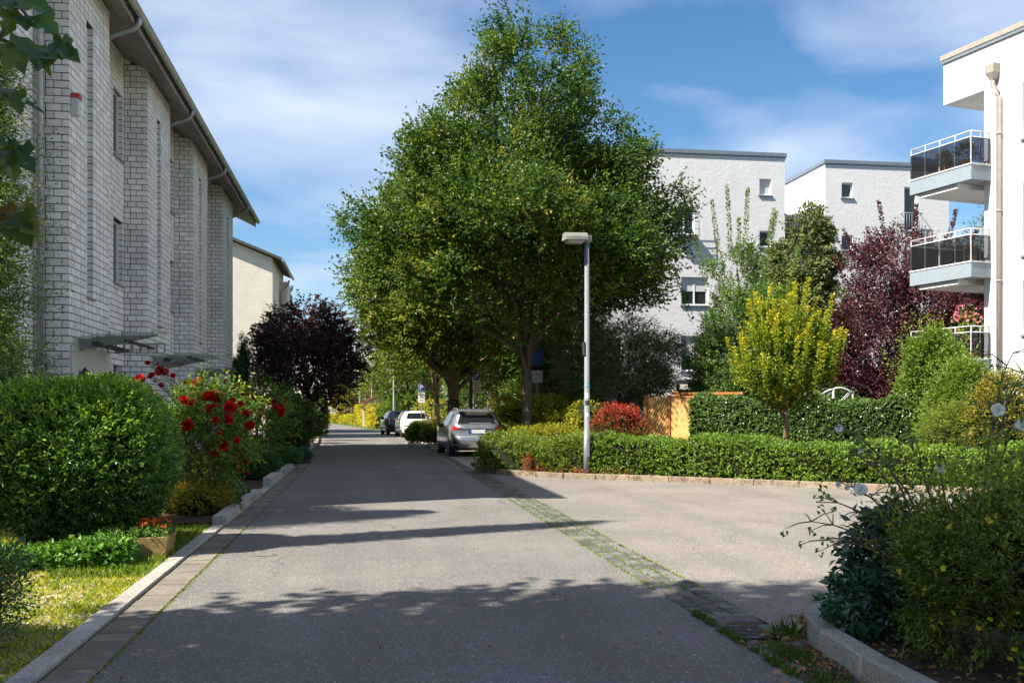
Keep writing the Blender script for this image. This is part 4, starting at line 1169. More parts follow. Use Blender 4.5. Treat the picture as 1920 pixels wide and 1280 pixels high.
# near right building with balconies
RB = thing('balcony_building', 'bright white apartment house with stacked balconies at the right edge', 'building', (17.85, 26.68, 0), R(12.7))
wo_ = [(1.35, 2.6, 9.1, 10.65), (1.35, 2.6, 5.85, 7.85), (1.35, 2.6, 3.65, 5.15), (1.35, 2.6, 1.0, 2.6)]
m = MB(); LW = 9.0
# street face: local x = 0 plane, normal -x; u runs from the far corner toward the camera
for a, b in ((0, 1.35), (1.35, 2.6), (2.6, LW)):
    if a == 1.35:
        zs = [0]+[z for q in sorted(wo_, key=lambda q: q[2]) for z in (q[2], q[3])]+[12.2]
        for c, d in zip(zs[::2], zs[1::2]): m.box(0, .3, -b, -a, c, d)
    else: m.box(0, .3, -b, -a, 0, 12.2)
m.box(.3, 9, -LW, 0, 0, 12.2)
m.build('wall', M_WHITE, RB)
for q in wo_:
    window(RB, 'window', (0, -1, 0), (0, -q[0], q[2]), q[1]-q[0], q[3]-q[2], .18)
MB().box(0.0, 5.0, 0.001, 1.55, 10.85, 12.2).build('roof_overhang', M_WHITE, RB)
m = MB(); m.box(-.07, 9.1, -LW, 1.62, 12.203, 12.36); m.build('roof_coping', M_BEIGEPIPE, RB)
m = MB(); m.box(-.05, .0-.002, -LW, 1.58, 12.10, 12.2); m.build('roof_trim', M_SLATE, RB)
m = MB()
for k in range(5): m.box(1.6+k*.12, 1.66+k*.12, .6, .66, 12.43, 13.0)
m.build('roof_screen', M_WOODOR, RB)
# rainwater head and pipe
px_ = -.10; py_ = -.42
m = MB(); c0 = (px_, py_)
def ring(s, z): return [(px_-s, py_-s, z), (px_+s*.95, py_-s, z), (px_+s*.95, py_+s, z), (px_-s, py_+s, z)]
rs_ = [ring(.165, 11.45), ring(.155, 11.2), ring(.06, 11.0)]
for a, b in zip(rs_[:-1], rs_[1:]):
    for k in range(4): m.poly([a[k], b[k], b[(k+1) % 4], a[(k+1) % 4]])
m.poly(rs_[0]); m.build('rain_head', M_BEIGEPIPE, RB)
m = MB(); m.tube([(px_, py_, 11.02), (px_, py_, 10.85), (px_+.02, py_-.1, 10.65), (px_+.02, py_-.18, 10.45), (px_+.02, py_-.18, 0.05)], .072, 12); dp = m.build('downpipe', M_BEIGEPIPE, RB)
for zz in (2.5, 5.2, 7.2, 9.4): MB().tube([(px_+.02, py_-.18, zz), (px_+.02, py_-.18, zz+.05)], .085, 12).build('pipe_clip', M_BEIGEPIPE, dp)
# balconies
BX0, BX1, BY_0, BY_1 = -.75, 2.4, -.25, 2.15
for bi, zf in enumerate((8.62, 5.82, 3.02)):
    m = MB(); m.box(BX0, -.002, BY_0, BY_1, zf-.46, zf-.04); m.box(-.002, BX1, .02, BY_1, zf-.46, zf-.04); b_ = m.build('balcony', M_BLUEGREY, RB)
    m = MB(); m.box(BX0-.02, -.004, BY_0-.02, BY_1+.02, zf-.039, zf); m.box(-.004, BX1, .021, BY_1+.02, zf-.039, zf); m.build('slab_edge', M_WHITEMET, b_)
    MB().box(BX0+.1, BX1, .35, BY_1-.3, zf-.60, zf-.461).build('underside', M_WHITE, b_)
    rail = MB()
    for zz, r_ in ((.93, .018), (.76, .021)):
        rail.tube([(-.02, BY_0+.03, zf+zz), (BX0+.03, BY_0+.03, zf+zz), (BX0+.03, BY_1-.03, zf+zz), (BX1, BY_1-.03, zf+zz)], r_, 6)
    rail.build('handrail', M_WHITEMET, b_)
    for (x_, y_) in [(BX0+.03, BY_0+.03+k*(BY_1-BY_0-.06)/4) for k in range(5)]+[(-.38, BY_0+.03), (-.06, BY_0+.03), (.4, BY_1-.03), (1.4, BY_1-.03)]:
        MB().box(x_-.014, x_+.014, y_-.014, y_+.014, zf, zf+.92).build('post', M_WHITEMET, b_)
    for k in range(4):
        y0_ = BY_0+.06+k*(BY_1-BY_0-.06)/4; MB().box(BX0-.008, BX0+.004, y0_, y0_+(BY_1-BY_0-.06)/4-.03, zf+.03, zf+.74).build('glass_panel', M_SMOKE, b_)
    MB().box(BX0+.01, -.05, BY_0-.008, BY_0+.004, zf+.03, zf+.74).build('glass_panel', M_SMOKE, b_)
    MB().box(BX0+.05, BX1, BY_1-.01, BY_1+.002, zf+.03, zf+.74).build('glass_panel', M_SMOKE, b_)
rbw = Matrix.Rotation(R(12.7), 4, 'Z')
def rbp(x, y, z): return Vector((17.85, 26.68, 0))+rbw @ Vector((x, y, z))
def potted(name, label, loc, r, h, mat, flower=None, nfl=0):
    t = thing(name, label, 'potted plant', tuple(loc))
    m = MB(); m.tube([(0, 0, 0), (0, 0, .22)], [.11, .15], 12); m.build('pot', M_TERRA, t)
    lv = Leaves(); n = 260
    d = sphere_dirs(n, .5); P = np.array([0, 0, .22+h*.4])+d*np.array([r, r, h*.55])*rng.uniform(.4, 1, n)[:, None]; P[:, 2] = np.maximum(P[:, 2], .2)
    sprays(lv, P, d+UP*.4, .1, 5, .05, .03, rng.random(n)); lv.build('foliage', mat, t)
    if nfl:
        lv = Leaves(); d = sphere_dirs(nfl, .8); P = np.array([0, 0, .22+h*.45])+d*np.array([r, r, h*.6])
        for k in range(5): lv.add(P, rnd(nfl)+d*.3, d+rnd(nfl)*.4, .055, .05, rng.random(nfl))
        lv.build('blossom', flower, t)
    return t
potted('potted_plant', 'dark bushy pot plant on the topmost balcony near the pipe', rbp(-.45, .25, 8.62), .30, .5, L_LAUREL)
potted('potted_plant', 'smaller pot plant farther along the topmost balcony', rbp(-.40, 1.1, 8.62), .2, .45, L_MID)
potted('potted_plant', 'terracotta pot behind the middle balcony glass', rbp(-.4, .05, 5.82), .12, .16, L_RUST)
potted('rose_pot', 'pink flowering rose bush on the lowest balcony', rbp(.1, .55, 3.02), .55, 1.5, L_ROSE, P_PINK, 120)

# cream house behind the brick row, and the next one
def house(name, label, loc, w, dpt, eave, pitch, wallm, over=.5, windows=(), roofm=None, front=True):
    t = thing(name, label, 'building', loc)
    rz = eave+(w/2)*math.tan(R(pitch))
    m = MB(); m.box(-w, 0, 0, dpt, 0, eave)
    for yy in (0, dpt-.3):
        k = len(m.v); m.v += [(0, yy, eave), (-w, yy, eave), (-w/2, yy, rz), (0, yy+.3, eave), (-w, yy+.3, eave), (-w/2, yy+.3, rz)]
        for q in ((0, 2, 1), (3, 4, 5), (0, 3, 5, 2), (1, 2, 5, 4)): m.f.append(tuple(k+z for z in q)); m.sm.append(False)
    m.build('wall', wallm, t)
    tp_ = math.tan(R(pitch)); th = .14
    for s in (0, 1):
        m = MB()
        def X(x): return x if s == 0 else -w-x
        v = [(X(over), -over*.8, eave-over*tp_), (X(over), dpt+over*.8, eave-over*tp_), (-w/2, dpt+over*.8, rz), (-w/2, -over*.8, rz)]
        m.v = [(x, y, z+.06) for x, y, z in v]+[(x, y, z+.06+th) for x, y, z in v]
        m.f = [(3, 2, 1, 0), (4, 5, 6, 7), (0, 1, 5, 4), (1, 2, 6, 5), (2, 3, 7, 6), (3, 0, 4, 7)] if s == 0 else [(0, 1, 2, 3), (7, 6, 5, 4), (4, 5, 1, 0), (5, 6, 2, 1), (6, 7, 3, 2), (7, 4, 0, 3)]
        m.sm = [False]*6; rf_ = m.build('roof', roofm or M_ROOF, t)
    m = MB(); m.tube([(over+.06, -over*.8, eave-over*tp_+.05), (over+.06, dpt+over*.8, eave-over*tp_+.05)], .075, 8); m.build('gutter', M_ZINC, t)
    for (ax, o, ww, hh) in windows: window(t, 'window', ax, o, ww, hh, .1)
    return t
H2 = house('cream_house', 'cream rendered house with a dark tiled roof just past the brick row', (-4.85, 54.2, 0), 11, 7.0, 9.6, 22, M_CREAM, windows=[((0, 1, 0), (0, 1.6, 5.6), .5, 1.8), ((0, 1, 0), (0, 3.2, 5.6), .5, 1.8), ((0, 1, 0), (0, 1.6, 2.4), .5, 1.8)])
m = MB(); m.box(-2, .45, 4.3, 6.99, 0, 8.9); m.build('bay', M_CREAM, H2)
m = MB(); e = (.56, 6.5, 8.95); m.tube([e, (.56, 6.5, 8.75), (.40, 6.5, 8.5), (.53, 6.5, 8.3), (.53, 6.5, .1)], .06, 8); m.build('downpipe', M_ZINC, H2)
m = MB(); m.tube([(.56, 4.1, 8.95), (.5, 4.1, 8.7), (.1, 4.15, 8.3), (.1, 4.15, .1)], .06, 8); m.build('downpipe', M_ZINC, H2)
H3 = house('cream_house', 'farther cream house whose brown eave peeps out past its neighbour', (-5.7, 66, 0), 11, 9.0, 8.9, 25, M_CREAM, .9, windows=[((0, 1, 0), (0, 2.0, 5.4), 1, 1.6)], roofm=M_ROOF)
# houses closing the view
E1 = house('end_house', 'red brick gable house at the far end of the street', (-1.2, 139, 0), 12, 10, 9.2, 40, M_REDBRICK, .6)
E2 = thing('end_house', 'pale house with a white glazed upper storey at the street end', 'building', (-4.5, 126, 0))
MB().box(-6, 11, 0, 9, 0, 8.2).build('wall', M_CREAM, E2)
MB().box(2.2, 9.0, .4, 8, 8.201, 10.6).build('upper_storey', M_WHITE, E2)
m = MB(); m.v = [(1.9, .1, 10.6), (9.4, .1, 10.9), (9.4, 8.4, 10.9), (1.9, 8.4, 10.6), (1.9, .1, 10.75), (9.4, .1, 11.15), (9.4, 8.4, 11.15), (1.9, 8.4, 10.75)]
m.f = [(3, 2, 1, 0), (4, 5, 6, 7), (0, 1, 5, 4), (1, 2, 6, 5), (2, 3, 7, 6), (3, 0, 4, 7)]; m.sm = [False]*6; m.build('roof', M_SLATE, E2)
for k in range(4): window(E2, 'window', (1, 0, 0), (2.5+k*.75, .4, 8.7), .5, 1.6, -.03, sill=False)
window(E2, 'window', (1, 0, 0), (-.2, 0, 5.0), .7, 2.2, -.03); window(E2, 'window', (1, 0, 0), (4.0, 0, 4.6), 1.0, 1.5, -.03)
SH = house('garden_shed', 'small garden shed with a red tiled roof behind the yellow hedge', (3.0, 92, 0), 3.2, 3.0, 2.1, 25, M_CREAM, .35, roofm=M_REDTILE)

# ================================================================== STREET FURNITURE
def lamp_post(label, loc, h, group, near=False, heading=0.0):
    t = thing('street_lamp', label, 'street lamp', loc, heading, group)
    n = 14 if near else 8
    MB().tube([(0, 0, -.05), (0, 0, 1.0), (0, 0, 1.001), (0, 0, h)], [.074, .072, .062, .052], n).build('pole', M_GALV, t)
    hd = MB(); L_ = .54; r_ = .15
    prof = [(-r_, 0), (-r_*.97, .07), (-r_*.75, .135), (-r_*.35, .165), (r_*.35, .165), (r_*.75, .135), (r_*.97, .07), (r_, 0)]
    for (a, b) in zip(prof[:-1], prof[1:]):
        hd.poly([(-.02, a[0], a[1]+h-.02), (-.02, b[0], b[1]+h-.02), (-L_, b[0], b[1]+h-.035), (-L_, a[0], a[1]+h-.035)], True)
    hd.poly([(-L_, y, z+h-.035) for y, z in prof]); hd.poly([(-.02, y, z+h-.02) for y, z in prof[::-1]])
    hd.poly([(-.02, -r_, h-.02), (-L_, -r_, h-.035), (-L_, r_, h-.035), (-.02, r_, h-.02)])
    hd.build('head', M_LAMPHEAD, t)
    MB().box(-.10, .09, -.075, .075, h-.06, h+.09).build('mount', M_LAMPHEAD, t)
    df = MB(); df.v = [(-.10, -.12, h-.03), (-L_+.04, -.12, h-.04), (-L_+.04, .12, h-.04), (-.10, .12, h-.03), (-.14, -.09, h-.105), (-L_+.07, -.09, h-.105), (-L_+.07, .09, h-.105), (-.14, .09, h-.105)]
    df.f = [(0, 1, 2, 3), (7, 6, 5, 4), (4, 5, 1, 0), (5, 6, 2, 1), (6, 7, 3, 2), (7, 4, 0, 3)]; df.sm = [False]*6
    df.build('diffuser', plain('lamp_diffuser', (0.33, 0.31, 0.26), .35, .5, 0, .05), t)
    if near:
        q = MB(); q.obox((.0, -.0745, .62), (.035, 0, 0), (0, .002, 0), (0, 0, .20)); q.build('service_door', M_ZINC, t)
        MB().box(-.085, -.060, -.05, .05, 2.70, 3.0).build('clamp_box', M_DARKMET, t)
        st = plain('sticker_blue', (0.10, 0.42, 0.50), .5, .4)
        for zz, mt, w_ in ((2.02, st, .035), (1.78, M_SIGNWHITE, .05), (1.62, M_DARKMET, .045), (1.35, M_SIGNWHITE, .04)):
            q = MB(); r0 = .0640
            for k in range(6):
                a0, a1 = R(-150+k*20), R(-130+k*20)
                q.poly([(r0*math.cos(a0), r0*math.sin(a0), zz-w_), (r0*math.cos(a1), r0*math.sin(a1), zz-w_), (r0*math.cos(a1), r0*math.sin(a1), zz+w_*1.3), (r0*math.cos(a0), r0*math.sin(a0), zz+w_*1.3)])
            q.build('sticker', mt, t)
        q = MB(); r0 = .0646
        for k in range(12):
            a0, a1 = k*math.pi/6, (k+1)*math.pi/6
            def pp(a, s): 
                u = .018*s*math.cos(a); return (r0*math.cos(R(-98)+u/r0), r0*math.sin(R(-98)+u/r0), 2.025+.022*s*math.sin(a))
            q.poly([pp(a0, .65), pp(a0, 1), pp(a1, 1), pp(a1, .65)])
        q.build('sticker_print', M_SIGNWHITE, t)
    return t
lamp_post('tall grey street lamp with boxy head in front of the big tree', (4.95, 21.95, .08), 5.30, None, True, R(8))
for px, d, h, lab in ((738, 78, 4.6, 'thin pale lamp post just behind the dark parked car'), (697, 92, 4.5, 'thin lamp post rising above the red shed roof'), (674, 101, 4.55, 'thin lamp post at the left end of the tall yellow hedge'), (648, 116, 4.4, 'thin lamp post before the green tarpaulin'), (625, 131, 4.3, 'thin lamp post beside the round clipped bush'), (605, 120, 3.6, 'leftmost thin lamp post at the far bend of the street')):
    r = (px-960)/1867*d; lamp_post(lab, (d*math.sin(TH)+r*math.cos(TH), d*math.cos(TH)-r*math.sin(TH), 0), h, 'far street lamps', False, 0)

def text_mesh(s, size, name, mat, parent, loc, rot=(R(90), 0, 0), align='CENTER'):
    c = bpy.data.curves.new(name, 'FONT'); c.body = s; c.size = size; c.align_x = align; c.align_y = 'CENTER'; c.offset = size*.012
    o = bpy.data.objects.new(name+'_tmp', c); COL.objects.link(o)
    dg = bpy.context.evaluated_depsgraph_get()
    me = bpy.data.meshes.new_from_object(o.evaluated_get(dg)); bpy.data.objects.remove(o)
    me.materials.clear(); me.materials.append(mat)
    q = bpy.data.objects.new(name, me); q.location = loc; q.rotation_euler = rot
    return link(q, parent)
def parking_sign(label, loc, top, w, hb, hw, rz=0, lines=3, pole=.03):
    t = thing('parking_sign', label, 'sign', loc, rz)
    MB().tube([(0, .03, -.05), (0, .03, top-.02)], pole, 8).build('pole', M_GALV, t)
    zb = top-hb
    MB().box(-w/2-.012, w/2+.012, -.012, -.002, zb-.012, top).build('blue_plate_border', M_SIGNWHITE, t)
    MB().box(-w/2, w/2, -.017, -.0125, zb, top-.012).build('blue_plate', M_SIGNBLUE, t)
    text_mesh('P', hb*.95, 'letter', M_SIGNWHITE, t, (-w*.05, -.020, zb+hb*.5))
    q = MB(); q.poly([(w*.08, -.020, zb+.11*hb), (w*.30, -.020, zb+.11*hb), (w*.30, -.020, zb+.05*hb), (w*.44, -.020, zb+.15*hb), (w*.30, -.020, zb+.25*hb), (w*.30, -.020, zb+.19*hb), (w*.08, -.020, zb+.19*hb)][::1]); q.build('arrow', M_SIGNWHITE, t)
    MB().box(-w/2-.012, w/2+.012, -.012, -.002, zb-.03-hw, zb-.03).build('text_plate', M_SIGNWHITE, t)
    for i in range(lines):
        zz = zb-.03-hw*(i+.8)/(lines+.6); ww = w*(.36-.05*(i % 2)); q = MB(); x = -ww
        while x < ww: 
            dx_ = random.uniform(.03, .07); q.box(x, min(x+dx_, ww), -.0145, -.0122, zz-.016, zz+.016); x += dx_+.02
        tag(q.build('text_line', M_INK, t), kind='stuff')
    return t
parking_sign('small blue parking sign with white text plate behind the white car', (3.15, 56.1, 0), 2.98, .36, .42, .58)
parking_sign('blue parking sign with white plates behind the silver-grey car', (4.9, 43.7, 0), 3.22, .30, .36, .52, lines=4)
# large blue information board behind the street tree trunk
t = thing('information_board', 'dark blue board above white text plates behind the big tree trunk', 'sign', (6.22, 36.0, .05)); t.scale = (1.1, 1.1, 1.06)
MB().tube([(0.03, .04, -.05), (0.03, .04, 3.45)], .045, 8).build('pole', M_GALV, t)
MB().box(-.17, .22, -.02, 0, 2.95, 3.5).build('blue_plate', M_SIGNBLUE, t)
MB().box(-.17, .22, -.02, 0, 2.78, 2.94).build('dark_plate', M_INK, t)
for z0, z1 in ((2.57, 2.77), (2.36, 2.56)):
    MB().box(-.17, .22, -.02, 0, z0+.005, z1).build('text_plate', M_SIGNWHITE, t)
    for zz in (z0+.06, z0+.13):
        q = MB(); x = -.13
        while x < .17: 
            dx_ = random.uniform(.02, .05); q.box(x, x+dx_, -.0235, -.0205, zz-.012, zz+.012); x += dx_+.015
        tag(q.build('text_line', M_INK, t), kind='stuff')
# dark post near the second sign
t = thing('bare_post', 'plain dark post standing left of the parking sign', 'post', (4.55, 43.0, 0))
MB().tube([(0, 0, -.05), (0, 0, 4.3)], [.075, .07], 10).build('pole', M_DARKMET, t)
MB().tube([(0, 0, 4.3), (0, 0, 4.36)], [.08, .05], 10).build('cap', M_DARKMET, t)

# board fence between shrub and ivy hedge
F = thing('board_fence', 'orange-brown timber fence of two diagonally boarded panels', 'fence', (9.02, 31.25, 0), R(-41))
F.scale = (1.0, 1.0, 1.0)
def diag(par, x0, x1, z0, z1, slope, step, w_, mat, thick=.018, yo=0.0):
    """diagonal boards clipped to a rectangle, each its own piece"""
    import itertools
    ang = math.atan(slope); dx_, dz_ = math.cos(ang), math.sin(ang)
    nx, nz = -dz_, dx_
    cs = [x*nx+z*nz for x, z in itertools.product((x0, x1), (z0, z1))]
    c = min(cs)
    while c < max(cs):
        poly = [(x0, z0), (x1, z0), (x1, z1), (x0, z1)]
        for lo, sg in ((c, 1), (c+w_, -1)):
            out = []
            for i in range(len(poly)):
                p, q = poly[i], poly[(i+1) % len(poly)]
                fp = sg*(p[0]*nx+p[1]*nz-lo); fq = sg*(q[0]*nx+q[1]*nz-lo)
                if fp >= 0: out.append(p)
                if fp*fq < 0:
                    t_ = fp/(fp-fq); out.append((p[0]+(q[0]-p[0])*t_, p[1]+(q[1]-p[1])*t_))
            poly = out
            if len(poly) < 3: break
        if len(poly) >= 3:
            m = MB(); n_ = len(poly)
            m.v = [(x, yo, z) for x, z in poly]+[(x, yo+thick, z) for x, z in poly]
            m.f = [tuple(range(n_)), tuple(range(2*n_-1, n_-1, -1))]+[(i, i+n_, (i+1) % n_+n_, (i+1) % n_) for i in range(n_)]; m.sm = [False]*len(m.f)
            m.build('board', mat, par)
        c += step
diag(F, .04, .72, .12, 1.96, math.tan(R(62)), .085, .062, M_WOODOR)
MB().box(.05, .71, .03, .045, .15, 1.93).build('backing', plain('fence_dark', (.13, .06, .02), .8, .2), F)
diag(F, .86, 1.72, .10, 1.92, math.tan(R(-64)), .082, .078, M_WOODOR)
MB().obox((1.22, -.014, 1.02), (.35, 0, -.80), (0, .012, 0), (.030, 0, .013)).build('brace', plain('fence_light', (.66, .42, .13), .6, .3), F)
for x_ in (-.02, .79, 1.78): MB().box(x_-.05, x_+.05, -.04, .06, -.05, 2.02).build('post', M_WOODRED, F)
MB().box(.84, 1.73, -.02, .03, 1.925, 1.99).build('rail', M_WOODRED, F)
MB().box(.84, 3.2, .06, .10, 2.03, 2.10).build('cap_rail', M_WOODRED, F)
MB().box(1.83, 3.2, .03, .06, .1, 2.0).build('panel', M_WOODRED, F)
MB().box(-.75, -.1, -.3, .0, .0, .22).build('step_block', M_KERB, F)
# white lattice trellis peeping over the ivy hedge
T = thing('trellis', 'white arched lattice trellis peeping over the ivy hedge', 'trellis', (14.05, 28.6, 0))
for i in range(2):
    x0 = i*.02+.62*i-.55
    m = MB(); pts = [(x0+.62*k/8, 0, 1.9+.32*math.sin(math.pi*(.35+.5*k/8)) if i else 1.75+.42*math.sin(math.pi*.5*(k/8))) for k in range(9)]
    m.tube(pts, .03, 6); m.tube([(x0, 0, 0), (x0, 0, pts[0][2])], .025, 6); m.tube([(x0+.62, 0, 0), (x0+.62, 0, pts[-1][2])], .025, 6); m.build('frame', M_WHITEMET, T)
    m = MB()
    for k in range(-8, 10):
        for s in (-1, 1):
            a = Vector((x0+.31+k*.07-.35, .005*s, 1.62)); b = a+Vector((.5*s if s > 0 else -.5, 0, .5)) 
            a.x += (0 if s > 0 else .5)
            def cl(p): return Vector((min(max(p.x, x0), x0+.62), p.y, p.z))
            if a.x < x0 or b.x < x0 or a.x > x0+.62 or b.x > x0+.62: continue
            m.tube([a, b], .012, 4)
    tag(m.build('lattice', M_WHITEMET, T), kind='stuff')
W = thing('picket_fence', 'white picket fence at the far right behind the hedge', 'fence', (14.85, 20.8, 0), R(-35))
for k in range(12): MB().box(k*.11, k*.11+.06, 0, .02, .1, 1.45).build('picket', M_WHITEMET, W)
for zz in (.4, 1.25): MB().box(-.02, 1.4, .021, .05, zz, zz+.07).build('rail', M_WHITEMET, W)
# stone trough with orange flowers
t = thing('stone_trough', 'weathered ochre stone trough with orange flowers under the clipped bush', 'planter', (-2.40, 11.0, 0), R(2))
m = MB(); a, b, h_ = .37, .31, .23
for s, z in ((1, 0), ):
    o_ = [(-a*.9, -b*.95, 0), (a*.9, -b*.95, 0), (a*.9, b*.95, 0), (-a*.9, b*.95, 0)]; p_ = [(-a, -b, h_), (a, -b, h_), (a, b, h_), (-a, b, h_)]
    i_ = [(-a+.05, -b+.05, h_), (a-.05, -b+.05, h_), (a-.05, b-.05, h_), (-a+.05, b-.05, h_)]; f_ = [(x, y, h_-.06) for x, y, z in i_]
    for k in range(4):
        k2 = (k+1) % 4; m.poly([o_[k], o_[k2], p_[k2], p_[k]]); m.poly([p_[k], p_[k2], i_[k2], i_[k]]); m.poly([i_[k], i_[k2], f_[k2], f_[k]])
m.build('basin', M_TROUGH, t)
MB().poly([(x, y, h_-.05) for x, y, z in i_]).build('soil', M_SOIL, t)
lv = Leaves(); n = 240; P = np.stack([rng.uniform(-a+.03, a-.02, n), rng.uniform(-b, b, n), np.full(n, h_-.04)], 1)
sprays(lv, P, UP+rnd(n)*.4, .13, 6, .045, .025, rng.random(n)*.6); lv.build('foliage', L_ROSE, t)
lv = Leaves(); n = 46; P = np.stack([rng.uniform(.0, a-.02, n), rng.uniform(-b*.6, b, n), rng.uniform(h_+.06, h_+.17, n)], 1)
for k in range(6): lv.add(P, rnd(n)*np.array([1, 1, .35]), UP+rnd(n)*.35, .036, .032, rng.random(n))
lv.build('blossom', P_ORANGE, t)
# letter box on a post (curved metal hood) by the dark maple, white box on stake, wooden stakes
t = thing('letter_box', 'grey metal letter box with rounded hood beside the dark red tree', 'letter box', (-3.5, 33.5, 0))
m = MB(); prof = [(-.16, 0), (-.16, .2), (-.13, .27), (-.06, .31), (.06, .31), (.13, .27), (.16, .2), (.16, 0)]
for a, b in zip(prof[:-1], prof[1:]): m.poly([(-.26, a[0], a[1]+1.55), (-.26, b[0], b[1]+1.55), (.22, b[0], b[1]+1.55), (.22, a[0], a[1]+1.55)][::-1])
m.poly([(-.26, y, z+1.55) for y, z in prof]); m.poly([(.22, y, z+1.55) for y, z in prof[::-1]]); m.poly([(-.26, -.16, 1.55), (.22, -.16, 1.55), (.22, .16, 1.55), (-.26, .16, 1.55)][::-1]); m.build('box', M_GALV, t)
MB().box(-.04, .04, -.04, .04, 0, 1.55).build('post', M_DARKMET, t)
t = thing('junction_box', 'small white box on a stake between bush and red roses', 'box', (-3.05, 15.4, .03))
MB().box(-.07, .07, -.05, .05, .55, .95).build('housing', M_WHITEMET, t); MB().box(-.02, .02, -.02, .02, 0, .55).build('stake', M_DARKMET, t)
t = thing('marker_stake', 'pale wooden stake beside the dark red tree trunk', 'stake', (-2.65, 40.6, 0))
MB().tube([(0, 0, 0), (0, 0, 1.7)], .03, 6).build('stake', M_TWIGPALE, t); MB().tube([(0, 0, 1.7), (0, 0, 1.73)], [.03, .012], 6).build('tip', M_TWIGPALE, t)
# boundary post hidden in the corner planting
t = thing('concrete_post', 'mossy pale concrete post inside the corner shrubs', 'post', (3.56, 6.45, .08))
MB().box(-.055, .055, -.055, .055, 0, .78).build('shaft', M_KERB, t, .01); MB().box(-.05, .05, -.05, .05, .781, .80).build('cap', M_KERB2, t)
# green tarpaulin and its frame in the far garden
t = thing('tarpaulin', 'green tarpaulin stretched in the far garden', 'tarpaulin', (-2.6, 122, 0))
m = MB()
for k in range(8):
    m.poly([(k*.3, .0+.05*(k % 2), .3), (k*.3+.3, .05-.05*(k % 2), .3), (k*.3+.3, .05-.05*(k % 2), 1.25), (k*.3, .05*(k % 2), 1.25)])
m.build('sheet', M_GREENTARP, t)
for k in range(3): MB().tube([(k*1.2, .12, 0), (k*1.2, .12, 1.35)], .04, 6).build('pole', M_DARKMET, t)

# ================================================================== CARS
def carpaint(name, col, metal=.5):
    t = NT(name); b = t.bsdf(col, .28, .5, metal); t.b.inputs['Coat Weight'].default_value = 1.0; t.b.inputs['Coat Roughness'].default_value = .04
    return t.done(b)
M_CGREY = carpaint('paint_grey', (.25, .265, .29), .6)
M_CWHITE = carpaint('paint_white', (.78, .75, .70), 0)
M_CBLACK = carpaint('paint_black', (.035, .04, .05), .3)
M_TYRE = plain('tyre', (.018, .018, .019), .85, .2)
M_RIM = plain('rim', (.35, .36, .38), .35, .5, .7)
M_CGLASS = plain('car_glass', (.012, .016, .02), .04, .9, 0, .02, 1, 0)
M_CDARK = plain('car_trim', (.02, .02, .022), .55, .35)
def taillight(name, c):
    t = NT(name); b = t.bsdf(c, .12, .7); t.b.inputs['Coat Weight'].default_value = 1; return t.done(b)
M_TAIL = taillight('tail_red', (.62, .012, .016)); M_TAILD = taillight('tail_dark', (.22, .008, .012)); M_TAILP = taillight('tail_pink', (.75, .22, .2))
